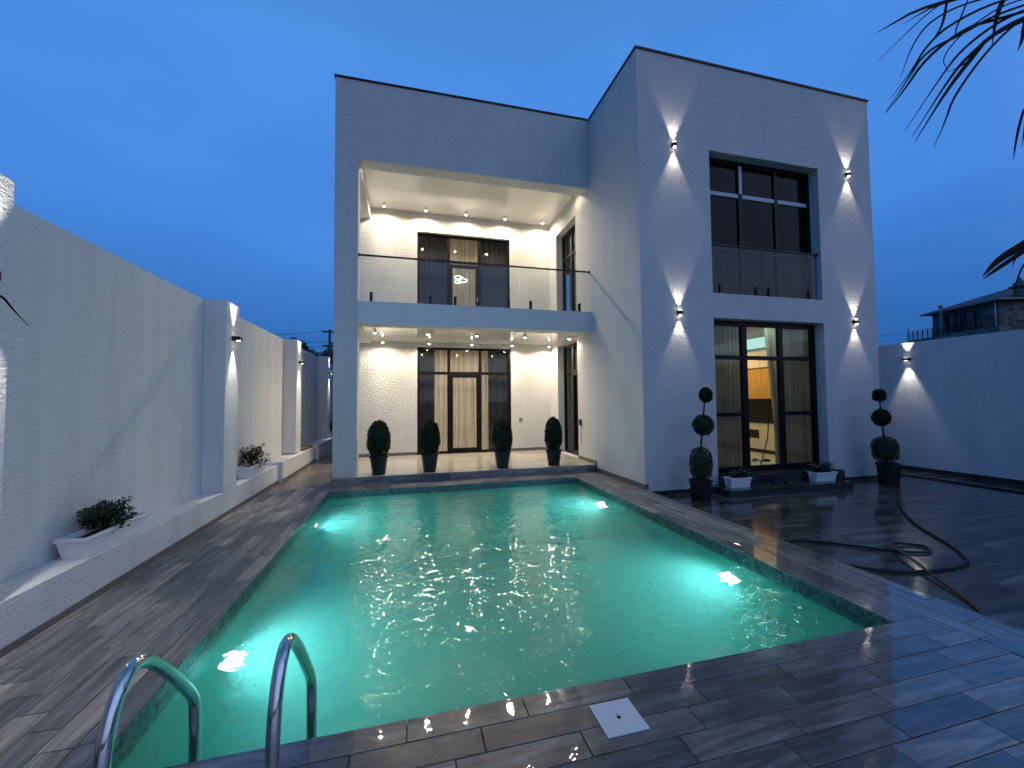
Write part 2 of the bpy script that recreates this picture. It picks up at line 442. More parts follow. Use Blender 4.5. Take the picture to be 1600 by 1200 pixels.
for x0, x1, y0, y1 in ((PX0-.019,PX0-.006,PY0-.019,PY1+.019), (PX1+.006,PX1+.019,PY0-.019,PY1+.019), (PX0-.006,PX1+.006,PY0-.019,PY0-.006), (PX0-.006,PX1+.006,PY1+.006,PY1+.019)):
    s_.box(x0, x1, y0, y1, -.4, -.013)
pool = obj('swimming_pool', s_, M_MOSAIC, kind='structure')
# mosaic band at the waterline, real little tiles
bt = {}
for c in range(3): bt[c] = MB()
T = .03
def tile_on(mb, p0, du, nrm):
    e0, e1 = .0012, .0045
    dz = Vector((0,0,-1)); P = [p0+du*e0+dz*e0, p0+du*(T-e0)+dz*e0, p0+du*(T-e0)+dz*(T-e0), p0+du*e0+dz*(T-e0)]
    Q = [q + nrm*e1 + (p0+du*T/2+dz*T/2-q)*.06 for q in P]
    n = len(mb.v); mb.v += [tuple(q) for q in P+Q]
    mb.f += [(n+4,n+5,n+6,n+7)] + [(n+i, n+(i+1)%4, n+4+(i+1)%4, n+4+i) for i in range(4)]
for (st, du, nr, ln) in ((Vector((PX0-.006,PY0,-.014)), Vector((0,1,0)), Vector((1,0,0)), PY1-PY0),
                         (Vector((PX1+.006,PY0,-.014)), Vector((0,1,0)), Vector((-1,0,0)), PY1-PY0),
                         (Vector((PX0,PY1+.006,-.014)), Vector((1,0,0)), Vector((0,-1,0)), PX1-PX0),
                         (Vector((PX0,PY0-.006,-.014)), Vector((1,0,0)), Vector((0,1,0)), PX1-PX0)):
    for i in range(int(ln/T)):
        for j in range(7):
            tile_on(bt[random.choice((0,0,1,1,2))], st + du*(i*T) + Vector((0,0,-j*T)), du, nr)
for c, cc in enumerate(((.045,.10,.10), (.075,.15,.145), (.03,.06,.07))):
    obj('mosaic_tiles', bt[c], mat('glass mosaic tile', cc, .15), pool, kind='stuff')
# water: closed body of slightly milky water
wm = bpy.data.materials.new('pool water'); wm.use_nodes = True; t = wm.node_tree; t.nodes.clear()
o_ = t.nodes.new('ShaderNodeOutputMaterial'); gl = t.nodes.new('ShaderNodeBsdfGlass'); gl.inputs['IOR'].default_value = 1.33; gl.inputs['Roughness'].default_value = 0.0
geo = t.nodes.new('ShaderNodeNewGeometry')
def wn(scale, sc3, detail, rough=.55, dist=.0):
    mp = t.nodes.new('ShaderNodeMapping'); mp.inputs['Scale'].default_value = sc3; t.links.new(geo.outputs['Position'], mp.inputs[0])
    n = t.nodes.new('ShaderNodeTexNoise'); n.inputs['Scale'].default_value = scale; n.inputs['Detail'].default_value = detail
    n.inputs['Roughness'].default_value = rough; n.inputs['Distortion'].default_value = dist
    t.links.new(mp.outputs[0], n.inputs['Vector']); return n.outputs['Fac']
prev = None
for (f, d) in ((wn(2.2, (1,1.25,1), 2, .5, .4), .026), (wn(7.0, (1,1.3,1), 2, .5, .6), .0135), (wn(18, (1,1.2,1), 1, .5, .3), .0027)):
    b = t.nodes.new('ShaderNodeBump'); b.inputs['Distance'].default_value = d; b.inputs['Strength'].default_value = 1.0
    t.links.new(f, b.inputs['Height'])
    if prev: t.links.new(prev, b.inputs['Normal'])
    prev = b.outputs[0]
t.links.new(prev, gl.inputs['Normal']); t.links.new(gl.outputs[0], o_.inputs['Surface'])
vs = t.nodes.new('ShaderNodeVolumeScatter'); va = t.nodes.new('ShaderNodeVolumeAbsorption'); ad = t.nodes.new('ShaderNodeAddShader')
vs.inputs['Color'].default_value = (.26,.96,.86,1); vs.inputs['Density'].default_value = .85; vs.inputs['Anisotropy'].default_value = .2
va.inputs['Color'].default_value = (.0,.88,.66,1); va.inputs['Density'].default_value = .42
t.links.new(vs.outputs[0], ad.inputs[0]); t.links.new(va.outputs[0], ad.inputs[1]); t.links.new(ad.outputs[0], o_.inputs['Volume'])
obj('water', MB().box(PX0-.012, PX1+.012, PY0-.012, PY1+.012, POOLZ-.01, WATERZ), wm, kind='structure')

# yard (lower, dark wet tiles), alley, right border strip
yb = obj('yard', MB().box(4.083, 10.6, -6, 6.46, -.5, -.142), M_GROUT, kind='structure')
ytm = box_mesh('floor_tile', 1.2-.003, .6-.003, .012, M_YARD)
yt = MB()
for i in range(6):
    for j in range(-8, 11):
        x0 = 4.083+i*1.2; x1 = min(x0+1.2, 10.6); y1 = 6.46-(10-j)*.6; y0 = y1-.6
        if x1-x0 < .05 or y1 < -5: continue
        if y0 > .3:
            if x1-x0 > 1.19: shared('floor_tile', ytm, ((x0+x1)/2, (y0+y1)/2, -.142), yb)
            else:
                obj('floor_tile', MB().box(x0+.0015, x1-.0015, y0+.0015, y1-.0015, -.142, -.13), M_YARD, yb)
        else: yt.box(x0+.0015, x1-.0015, y0+.0015, y1-.0015, -.142, -.13)
obj('tile_field', yt, M_YARD, yb, kind='stuff')
obj('border_strip', MB().box(10.603, 11.3, -6, 16, -.5, -.1), M_YARD, kind='structure')
al = obj('alley', MB().box(-2.5, -1.402, 8.362, 20, -.4, -.014), M_GROUT, kind='structure')
for j in range(10):
    for (x0, x1) in ((-2.498, -1.95), (-1.948, -1.404)):
        obj('floor_tile', MB().box(x0, x1, 8.364+j*1.16, 8.361+(j+1)*1.16, -.014, -.002), M_ALLEY, al)
obj('plot_base', MB().box(4.41, 9.52, 6.78, 20, -.5, -.15).box(-1.09, 4.09, 11.3+.31, 20, -.5, -.15), M_GROUT, kind='structure')

# ------------------------------------------------------------------ house
house = thing('house', (4, 8.5, 0), 'white two storey plastered house with flat roof and lit loggias behind the pool', 'house')
LX0, LX1, FY, RFY, RX1 = -1.40, 4.10, 8.50, 6.47, 9.83
TOP = 8.12; BY = 11.3
# left block: corner pillar, parapet band, balcony slab, back wall
w = MB(); w.box(LX0, -.96, FY, 8.85, .151, TOP)
obj('pillar', w, M_PLASTER, house, label='white square corner pillar carrying the balcony and roof')
w = MB(); w.box(-.96, LX1, FY, 8.85, 6.49, TOP); w.box(LX0, -.96, 8.85, BY, 6.49, TOP)
obj('parapet_wall', w, M_PLASTER, house)
w = MB(); w.box(-.96, LX1, FY, 8.85, 3.15, 3.61); w.box(LX0, -.96, 8.85, BY, 3.15, 3.61)
obj('balcony_beam', w, M_SMOOTH, house)
obj('balcony_slab', MB().box(-.96, LX1, 8.85, BY, 3.26, 3.605), M_TERR, house)
obj('ceiling', MB().box(-.96, LX1, 8.851, BY, 3.21, 3.257), M_CEIL, house)
obj('ceiling', MB().box(-.96, LX1, 8.851, BY, 6.82, 6.87), M_CEIL, house)
w = MB(); w.wall('x', LX0, LX1, .151, TOP, BY, BY+.3, [(.26,2.90,.151,3.08), (.26,2.90,3.606,6.285)])
obj('wall', w, M_ROUGHPL, house)
w = MB(); w.box(LX0, LX0+.3, BY+.3, 18, 0, TOP)
obj('wall', w, M_PLASTER, house)
# right block
w = MB(); w.wall('x', LX1, RX1, -.149, TOP, RFY, RFY+.3, [(5.65,8.35,3.62,6.41), (5.65,8.35,-.149,3.14)])
obj('wall', w, M_PLASTER, house)
w = MB(); w.wall('y', RFY+.3, 18, -.149, TOP, LX1, LX1+.3, [(9.35,10.72,.151,3.10), (9.35,10.72,3.606,6.25)])
obj('wall', w, M_PLASTER, house)
obj('wall', MB().box(RX1-.3, RX1, RFY+.3, 18, -.149, TOP), M_PLASTER, house)
# roof slabs and dark flashing
roof = obj('roof', MB().box(LX0+.05, LX1, 8.86, 18, 7.6, 7.75).box(LX1+.31, RX1-.31, RFY+.31, 18, 7.6, 7.75), M_GROUT, house)
fl = MB(); h0, h1, o2 = TOP+.003, TOP+.036, .022
fl.box(LX0-o2, LX1-.04, FY-o2, 8.87, h0, h1); fl.box(LX0-o2, LX0+.32, 8.87, 18, h0, h1)
fl.box(LX1-o2, RX1+o2, RFY-o2, RFY+.32, h0, h1+.003); fl.box(LX1-o2, LX1+.32, RFY+.32, 18, h0, h1+.003); fl.box(RX1-.32, RX1+o2, RFY+.32, 18, h0, h1+.003)
obj('flashing', fl, M_CAP, roof)
# terrace floor, edge planks, skirting
tf = obj('terrace_floor', MB().box(LX0, LX1, 8.362, BY+.3, -.15, .136), M_GROUT, house)
tfm = box_mesh('floor_tile', 1.1-.003, .6-.003, .013, M_TERR)
ys_ = [8.362, 8.96, 9.56, 10.16, 10.76, 11.3]
for i in range(5):
    for j in range(5):
        y0, y1 = ys_[j], ys_[j+1]
        if y1-y0 > .59: shared('floor_tile', tfm, (LX0+.55+1.1*i, (y0+y1)/2, .137), tf)
        else: obj('floor_tile', MB().box(LX0+1.1*i+.0015, LX0+1.1*(i+1)-.0015, y0+.0015, y1, .137, .15), M_TERR, tf)
x = LX0; k = 0
while x < LX1-.01:
    x1 = min(x + (.6 if k else .45), LX1); k += 1
    o = obj('riser_plank', MB().box(x+.002, x1-.002, 8.349, 8.3615, -.001, .149), M_PLANK, tf); x = x1
for q in ((LX0, .26, BY-.012, BY, .151, .23), (2.90, LX1-.012, BY-.012, BY, .151, .23), (LX1-.012, LX1, 10.72, BY-.0125, .151, .23), (LX1-.012, LX1, 8.36, 9.35, .151, .23)):
    obj('skirting', MB().box(*q), M_SKIRT, house)
sk = MB(); sk.box(LX1-.014, LX1, RFY-.014, 8.345, .001, .085); sk.box(LX1+.0, LX1+.06, RFY-.0141, RFY, .001, .085)
obj('skirting', sk, M_SKIRT, house)
for q in ((4.165, 5.09), (8.35, RX1)): obj('skirting', MB().box(*q, RFY-.012, RFY, -.129, -.05), M_STEP, house)
# reveals lintel of upper right window and granite threshold
thr = obj('threshold', MB().box(5.652, 8.348, 6.30, 6.77, -.129, .155), M_STEP, house)
stp = obj('doorstep', MB().box(5.42, 8.22, 5.93, 6.297, -.129, -.006).box(5.10, 5.648, 6.30, 6.457, -.129, -.006), M_STEP, house)

# ---- windows
def window(par, ax, d, u0, u1, z0, z1, muls, trans, label=None, fw=.06, dep=.07, skipcell=(), pale=False, m=M_FRAME, name='window', gm=None):
    """frame in the plane; muls = [(a,b)], trans = [(a,b)]; d = front face of frame, glass 0.03 behind"""
    def B(mb, a, b, c, e, d0, d1): return mb.box(a, b, d0, d1, c, e) if ax == 'x' else mb.box(d0, d1, a, b, c, e)
    win = thing(name, (((u0+u1)/2, d, z0) if ax == 'x' else (d, (u0+u1)/2, z0)), label, parent=par)
    f = MB(); B(f, u0, u0+fw, z0, z1, d, d+dep); B(f, u1-fw, u1, z0, z1, d, d+dep)
    B(f, u0+fw, u1-fw, z1-fw, z1, d, d+dep); B(f, u0+fw, u1-fw, z0, z0+fw, d, d+dep)
    obj('frame', f, m, win, bevel=.004)
    cols = []; x = u0+fw
    for a_, b_ in muls:
        cols.append((x, a_)); x = b_
        mm = MB(); B(mm, a_, b_, z0+fw, z1-fw, d, d+dep); obj('mullion', mm, m, win, bevel=.004)
    cols.append((x, u1-fw))
    for ci, (a_, b_) in enumerate(cols):
        z = z0+fw; zs = []
        for (c0, c1, cc) in trans:
            if ci in cc:
                zs.append((z, c0)); z = c1
                tt = MB(); B(tt, a_, b_, c0, c1, d+.004, d+dep-.004); obj('glazing_bar', tt, M_PALEBAR if pale and c0 > z0+1.5 else m, win, bevel=.003)
        zs.append((z, z1-fw))
        for ri, (c0, c1) in enumerate(zs):
            if (ci, ri) in skipcell: continue
            gg = MB(); B(gg, a_, b_, c0, c1, d+.032, d+.038); obj('pane', gg, gm or M_GLASS, win)
    return win
def leaf(win, ax, d, u0, u1, z0, z1, fw=.09, handle_at='r'):
    def B(mb, a, b, c, e, d0, d1): return mb.box(a, b, d0, d1, c, e) if ax == 'x' else mb.box(d0, d1, a, b, c, e)
    f = MB(); B(f, u0, u0+fw, z0, z1, d, d+.06); B(f, u1-fw, u1, z0, z1, d, d+.06); B(f, u0+fw, u1-fw, z1-fw, z1, d, d+.06); B(f, u0+fw, u1-fw, z0, z0+fw, d, d+.06)
    obj('door_frame', f, M_FRAME, win, bevel=.004)
    u = u1-fw/2 if handle_at == 'r' else u0+fw/2
    h = MB(); B(h, u-.012, u+.012, (z0+z1)/2-.14, (z0+z1)/2-.02, d-.03, d-.0005); obj('handle', h, M_STEEL, win)
w1 = window(house, 'x', BY+.06, .262, 2.898, .153, 3.078, [(1.08,1.16),(1.96,2.04)], [(2.33,2.41,(0,1,2))], 'ground floor terrace window with glazed door in its middle')
leaf(w1, 'x', BY+.035, 1.14, 1.98, .2, 2.335)
w2 = window(house, 'x', BY+.10, .262, 2.898, 3.608, 6.283, [(1.08,1.16),(1.96,2.04)], [(5.50,5.57,(0,1,2))], 'upper floor balcony window with glazed door in its middle')
leaf(w2, 'x', BY+.075, 1.14, 1.98, 3.66, 5.46)
w3 = window(house, 'x', 6.67, 5.652, 8.348, .157, 3.138, [(6.47,6.6),(7.39,7.5)], [(1.24,1.32,(0,2)),(2.37,2.45,(0,1,2))], 'tall ground floor window of the right block with doorway to the kitchen', fw=.1, skipcell=((1,0),))
w4 = window(house, 'x', 6.67, 5.652, 8.348, 3.622, 6.408, [(6.50,6.6),(7.41,7.5)], [(5.66,5.74,(0,1,2))], 'dark upper floor window of the right block behind a glass balustrade', fw=.09, pale=True, gm=glass('dark tinted glass', (.40,.46,.55), .45))
obj('glazing_bar', MB().box(6.515, 6.585, 6.655, 6.6695, 5.74, 6.32), M_PALEBAR, w4)
w5 = window(house, 'y', LX1+.18, 9.352, 10.718, .153, 3.098, [(10.02,10.09)], [(2.33,2.40,(0,1))], 'narrow terrace side door seen edge on', fw=.07)
leaf(w5, 'y', LX1+.15, 9.41, 10.06, .2, 2.34)
w6 = window(house, 'y', LX1+.18, 9.352, 10.718, 3.608, 6.248, [(10.02,10.09)], [(5.50,5.57,(0,1))], 'narrow balcony side window seen edge on', fw=.07)

# ---- curtains and rooms behind the windows
def curtain(name, ax, d, u0, u1, z0, z1, m, amp=.045, wl_=.11, par=house, top=None, seed=0):
    mb = MB(); n = int((u1-u0)/.012)+1; rows = 6
    for j in range(rows+1):
        zz = z0+(z1-z0)*j/rows
        for i in range(n+1):
            u = u0+(u1-u0)*i/n
            k = noise.noise(Vector((u*3+seed, zz*.25, 0)))
            off = amp*math.sin(u/wl_*2*math.pi + 4*k) * (.6+.5*noise.noise(Vector((u*9+seed, 0, zz*.3))))
            mb.v.append((u, d+off, zz) if ax == 'x' else (d+off, u, zz))
    for j in range(rows):
        for i in range(n):
            a_ = j*(n+1)+i; mb.f.append((a_, a_+1, a_+n+2, a_+n+1))
    return obj(name, mb, m, par, smooth=True)
M_ROOM = mat('room plaster', (.55,.50,.42), .8); M_ROOMFLOOR = mat('room floor', (.45,.40,.32), .3)
def room(x0, x1, y0, y1, z0, z1):
    r_ = MB()
    r_.quad((x0,y0,z0),(x1,y0,z0),(x1,y1,z0),(x0,y1,z0)); r_.quad((x0,y0,z1),(x0,y1,z1),(x1,y1,z1),(x1,y0,z1))
    r_.quad((x0,y1,z0),(x1,y1,z0),(x1,y1,z1),(x0,y1,z1)); r_.quad((x0,y0,z0),(x0,y1,z0),(x0,y1,z1),(x0,y0,z1)); r_.quad((x1,y0,z0),(x1,y0,z1),(x1,y1,z1),(x1,y1,z0))
    return obj('room', r_, M_ROOM, house)
room(-1.05, 4.05, BY+.31, 16, .156, 3.25); room(-1.05, 4.05, BY+.31, 16, 3.6, 6.8)
def area(name, loc, size, power, col, rot=(0,0,0), parent=house):
    l = bpy.data.lights.new(name, 'AREA'); l.shape = 'SQUARE'; l.size = size; l.energy = power; l.color = col
    o = bpy.data.objects.new(name, l); o.rotation_euler = rot; link(o, parent, loc); return o
area('room_lamp', (1.5, 14, 3.1), .8, 130, (1,.84,.66)); area('room_lamp', (1.5, 14, 6.6), .6, 75, (1,.85,.65))
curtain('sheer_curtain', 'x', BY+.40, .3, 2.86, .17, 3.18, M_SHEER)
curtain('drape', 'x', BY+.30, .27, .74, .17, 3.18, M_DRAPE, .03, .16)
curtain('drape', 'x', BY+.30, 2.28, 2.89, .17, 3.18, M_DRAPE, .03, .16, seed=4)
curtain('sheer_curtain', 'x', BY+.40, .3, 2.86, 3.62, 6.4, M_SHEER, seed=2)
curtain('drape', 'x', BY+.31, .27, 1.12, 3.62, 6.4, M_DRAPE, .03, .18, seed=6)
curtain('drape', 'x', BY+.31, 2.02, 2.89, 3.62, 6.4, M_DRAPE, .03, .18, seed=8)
curtain('sheer_curtain', 'y', LX1+.42, 9.38, 9.95, .17, 3.18, M_SHEERD); curtain('drape', 'y', LX1+.36, 10.1, 10.7, .17, 3.18, M_DRAPE)
curtain('drape', 'y', LX1+.40, 9.38, 10.7, 3.62, 6.4, M_DRAPE)

pdl = thing('pendant_lamp', (1.47, BY+.22, 5.0), 'small glowing pendant of looped rings seen in the upper balcony door', 'pendant lamp')
for k, (dx, dz, r_) in enumerate(((-.05, .07, .075), (.07, .0, .085), (-.06, -.05, .06))):
    obj('ring', MB().tube([(1.47+dx+r_*1.5*math.cos(i*.3307), BY+.22+.02*math.sin(i*.6614), 5.06+dz+r_*.7*math.sin(i*.3307)) for i in range(20)], .007, 6), M_LENSW, pdl)
obj('cord', MB().tube([(1.47, BY+.22, 5.1), (1.47, BY+.22, 6.8)], .003, 4), M_BLACK, pdl)
# kitchen behind the right ground floor window
kf = MB(); kx0, kx1, ky0, ky1, kz0, kz1 = 4.5, 9.50, 6.78, 11.6, .16, 3.3
kf.quad((kx0,ky1,kz0),(kx1,ky1,kz0),(kx1,ky1,kz1),(kx0,ky1,kz1)); kf.quad((kx1,ky0,kz0),(kx1,ky0,kz1),(kx1,ky1,kz1),(kx1,ky1,kz0))
kf.quad((kx0,ky0,kz0),(kx0,ky1,kz0),(kx0,ky1,kz1),(kx0,ky0,kz1)); kf.quad((kx0,ky0,kz1),(kx0,ky1,kz1),(kx1,ky1,kz1),(kx1,ky0,kz1))
obj('room', kf, M_ROOM, house)
obj('room_floor', MB().box(kx0, kx1, 6.78, ky1, .1, .159), M_ROOMFLOOR, house)
M_CREAM = mat('cream cabinet front', (.62,.53,.38), .35); M_KWOOD = mat('orange oak cabinet', (.5,.26,.06), .4); n_ = N(M_KWOOD)
n_.l(n_.ramp(n_.noise(n_.pos((1,14,1.2)), 2, 5, .6, .5), [(.3, (.36,.17,.035)), (.6, (.55,.30,.08)), (.8, (.70,.42,.14))]), n_.b.inputs['Base Color'])
M_BSPL = mat('black backsplash', (.02,.018,.016), .15)
kit = thing('kitchen_units', (9.25, 9, .16), 'cream and oak fitted kitchen along the wall seen through the open doorway', 'kitchen units')
for i, y0 in enumerate((6.9, 7.66, 8.34, 8.80, 9.5, 10.2)):
    y1 = (7.66, 8.34, 8.80, 9.5, 10.2, 10.9)[i]
    if i == 3:
        obj('cabinet_front', MB().box(9.0, 9.02, y0+.004, y1-.004, .76, .95), M_CREAM, kit, bevel=.003)
        obj('drawer_niche', MB().box(9.03, 9.04, y0+.004, y1-.004, .54, .75), M_BSPL, kit)
        obj('cabinet_front', MB().box(9.0, 9.02, y0+.004, y1-.004, .26, .53), M_CREAM, kit, bevel=.003)
    else: obj('cabinet_front', MB().box(9.0, 9.02, y0+.004, y1-.004, .26, .95), M_CREAM, kit, bevel=.003)
    obj('wall_cabinet_front', MB().box(9.14, 9.16, y0+.004, y1-.004, 1.58, 2.40), M_KWOOD, kit, bevel=.003, label='oak wall cabinet door')
    obj('top_cabinet_front', MB().box(9.10, 9.12, y0+.004, y1-.004, 2.41, 2.86), M_CREAM, kit, bevel=.003)
obj('carcass', MB().box(9.021, 9.49, 6.9, 10.9, .16, .97), M_BSPL, kit)
obj('wall_carcass', MB().box(9.161, 9.49, 6.9, 10.9, 1.58, 2.86), M_CREAM, kit)
obj('worktop', MB().box(8.97, 9.49, 6.9, 10.9, .975, 1.02), M_BSPL, kit)
obj('backsplash', MB().box(9.47, 9.485, 6.9, 10.9, 1.021, 1.575), M_BSPL, kit)
obj('socket', MB().box(9.46, 9.4695, 8.55, 8.65, 1.25, 1.33), mat('grey socket', (.3,.27,.2), .5), kit)
cv = thing('cove_light', (8.9, 9, 2.9), 'pale green cove light glowing along the kitchen ceiling', 'cove light')
obj('light_strip', MB().box(9.02, 9.05, 6.9, 10.9, 2.93, 3.2), M_COVE, cv)
obj('light_strip', MB().box(5.0, 9.0, 11.5, 11.53, 2.93, 3.2), M_COVE, cv)
area('kitchen_lamp', (8.0, 9.2, 3.2), .6, 48, (1,.74,.42)); area('kitchen_lamp', (7.3, 7.25, 3.22), .5, 22, (.6,1,.8))
curtain('sheer_curtain', 'x', 6.93, 5.66, 6.80, .17, 3.22, M_SHEERD, .03, .09)
curtain('sheer_curtain', 'x', 6.93, 7.62, 8.8, .17, 3.22, M_SHEERD, .03, .09, seed=5)
# gathered curtain tied beside the doorway
mb = MB(); n = 60; rows = 14
for j in range(rows+1):
    f = j/rows; zz = .17+3.05*f
    u0 = 7.44 - .55*max(0, f-.2)**1.1*.45; u1 = 7.56 if f < .85 else 7.6
    for i in range(n+1):
        u = u0+(u1-u0)*i/n; mb.v.append((u, 6.86+.03*math.sin(i*.9)+.012*math.sin(i*2.3+zz), zz))
for j in range(rows):
    for i in range(n): a_ = j*(n+1)+i; mb.f.append((a_, a_+1, a_+n+2, a_+n+1))
obj('gathered_curtain', mb, M_SHEER, house, smooth=True)
# dark upper right room with drapes
room(4.5, 9.45, 6.79, 10, 3.6, 7.2)
M_DRAPEB = cloth('dark navy drape', (.012,.014,.02), .1, 0)
curtain('drape', 'x', 6.95, 5.66, 7.0, 3.62, 6.5, M_DRAPEB, .04, .14); curtain('drape', 'x', 6.95, 7.1, 8.34, 3.62, 6.5, M_DRAPEB, .04, .14, seed=3)
# glowing lamp shape standing in for a sconce reflection in the left pane
il = thing('sconce_reflection', (5.75, 6.86, 2.0), 'small lit lamp shape standing in for a sconce reflection in the left glass of the kitchen window', 'wall lamp')
obj('body', MB().box(5.86, 5.94, 6.86, 6.90, 1.99, 2.03), M_BLACK, il)
obj('lens', MB().lathe([(.0,.0),(.03,.01),(.035,.03),(.02,.05)], (5.90, 6.88, 2.031), 12), M_LENSW, il, smooth=True)
obj('lens', MB().lathe([(.02,-.05),(.035,-.03),(.03,-.01),(.0,.0)], (5.90, 6.88, 1.989), 12), M_LENSW, il, smooth=True)
mp_ = thing('mop', (7.5, 7.3, .16), 'mop with thin handle leaning inside the kitchen doorway', 'mop')
obj('handle', MB().tube([(7.18,7.0,.2),(7.42,7.04,.75),(7.48,7.05,1.25)], .011, 8), M_BLACK, mp_); obj('mop_head', MB().box(7.05,7.28,6.93,7.05,.161,.2), M_WPLAST, mp_, bevel=.01)
sh = thing('slippers', (7.6, 7.7, .16), 'pair of dark slippers on the kitchen floor inside the doorway', 'slippers')
def slipper(par, x, y, z, ang):
    mb = MB(); pts = []
    for i in range(13):
        t_ = i/12; wv = .042*math.sin(math.pi*min(1, t_*.9+.1))**.6; pts.append((t_*.26, wv))
    L = [(px_, wv) for px_, wv in pts]; n0 = len(L)
    for zz in (0, .018):
        for px_, wv in L: mb.v.append((px_, wv, zz))
        for px_, wv in L: mb.v.append((px_, -wv, zz))
    for i in range(n0-1):
        mb.f.append((2*n0+i, 2*n0+i+1, 3*n0+i+1, 3*n0+i)); mb.f.append((i, i+1, 2*n0+i+1, 2*n0+i)); mb.f.append((n0+i+1, n0+i, 3*n0+i, 3*n0+i+1))
    b0 = len(mb.v)
    for i in range(5):
        for k in range(7):
            t_ = math.pi*k/6; mb.v.append((.14+.03*i, .043*math.cos(t_), .018+.045*math.sin(t_)*(1-.15*i)))
    for i in range(4):
        for k in range(6): a_ = b0+i*7+k; mb.f.append((a_, a_+7, a_+8, a_+1))
    c, s2 = math.cos(ang), math.sin(ang)
    mb.v = [(x+vx*c-vy*s2, y+vx*s2+vy*c, z+vz) for vx, vy, vz in mb.v]
    return obj('slipper', mb, M_RUBBER, par, smooth=True)
slipper(sh, 7.62, 7.66, .161, .4); slipper(sh, 7.74, 7.6, .161, -.2)
sh2 = thing('sandals', (6.5, 6.12, 0), 'pair of black sandals left on the dark granite step', 'sandals')
slipper(sh2, 6.45, 6.16, -.004, .1); slipper(sh2, 6.62, 6.08, -.004, -.15)

# ---- glass railings
def railing(x0, x1, y, zb, zt, posts, seams, label, rad=.02):
    t_ = thing('glass_railing', ((x0+x1)/2, y, zb), label, 'railing')
    obj('handrail', MB().box(x0+.002, x1-.002, y-.022, y+.022, zt-.03, zt), M_BLACK, t_, bevel=.005)
    for ex in (x0, x1-.03):
        obj('handrail_bracket', MB().box(ex+.003, ex+.03, y-.03, y+.03, zt-.04, zt+.012), M_BLACK, t_)
    xs = [x0+.01] + seams + [x1-.01]
    for a_, b_ in zip(xs, xs[1:]):
        obj('glass_panel', MB().box(a_+.006, b_-.006, y-.006, y+.006, zb+.03, zt-.031), M_RAILGLASS, t_)
    for px_ in posts:
        o = obj('clamp_post', MB().box(px_-.028, px_+.028, y-.028, y-.0065, zb+.001, zb+.2).box(px_-.028, px_+.028, y+.0065, y+.028, zb+.001, zb+.2).box(px_-.028, px_+.028, y-.0064, y+.0064, zb+.001, zb+.028), M_BLACK, t_)
    return t_
railing(-.96, 4.10, 8.58, 3.61, 4.575, [-.71,.466,.98,2.152,2.66,3.83], [.724, 2.406], 'frameless glass railing with thin black handrail on the lit balcony')
railing(5.65, 8.35, 6.56, 3.62, 4.61, [5.90,6.76,7.07,8.1], [6.9], 'glass railing with black handrail before the dark upper window of the right block')

# ------------------------------------------------------------------ lamps
def spot_light(name, loc, power, angle, col, aim, parent, rad=.02, blend=.3):
    l = bpy.data.lights.new(name, 'SPOT'); l.energy = power; l.color = col; l.spot_size = R(angle); l.spot_blend = blend; l.shadow_soft_size = rad
    o = bpy.data.objects.new(name, l); link(o, parent, loc)
    o.rotation_euler = Vector((0,0,-1)).rotation_difference(Vector(aim)).to_euler(); return o
me_body = mesh_of('body', MB().lathe([(.034,0),(.036,.004),(.036,.05),(.03,.052)], (0,0,.0), 20), M_WPLAST, Vector((0,0,0)), True)
me_lens = mesh_of('lens', MB().lathe([(.012,-.014),(.026,-.008),(.031,.0)], (0,0,0), 18), M_LENS, Vector((0,0,0)), True)
me_rose = mesh_of('mount', MB().lathe([(.022,0),(.022,.0375)], (0,0,0), 14), M_WPLAST, Vector((0,0,0)), True)
ORD = ['leftmost', 'second from left', 'middle', 'second from right', 'rightmost']
def ceiling_spot(x, y, zc, label, group, power, ang=160):
    t_ = thing('ceiling_spotlight', (x, y, zc-.085), label, 'ceiling light', group)
    shared('body', me_body, (x, y, zc-.09), t_); shared('lens', me_lens, (x, y, zc-.091), t_)
    shared('mount', me_rose, (x, y, zc-.038), t_)
    spot_light('beam_light', (x, y, zc-.125), power*.48, 72, WARM, (0,0,-1), t_, .034, 1)
    spot_light('spread_light', (x, y, zc-.128), power*.52*(ang/160), 176, WARM, (0,0,-1), t_, .034, .6)
for i, x in enumerate((-.62, .56, 1.70, 2.83, 3.93)):
    ceiling_spot(x, 10.93, 3.21, ORD[i] + ' of the spotlights in the back row under the ground floor terrace ceiling', 'terrace ceiling spotlights', P_CEIL)
for i, x in enumerate((-.70, .45, 1.58, 2.77, 3.92)):
    ceiling_spot(x, 9.42, 3.21, ORD[i] + ' of the spotlights in the front row under the ground floor terrace ceiling', 'terrace ceiling spotlights', P_CEIL*.45, 105)
for i, x in enumerate((-.60, .48, 1.57, 2.68, 3.79)):
    ceiling_spot(x, 10.98, 6.82, ORD[i] + ' of the visible spotlights in the back row under the upper balcony ceiling', 'balcony ceiling spotlights', P_CEIL*1.2)
for i, x in enumerate((-.60, .48, 1.57, 2.68, 3.79)):  # added row, out of sight behind the front beam, for its pool of light
    ceiling_spot(x, 9.12, 6.82, ORD[i] + ' of the added unseen spotlights in the front row under the upper balcony ceiling', 'added unseen balcony spotlights', P_CEIL*.28, 105)

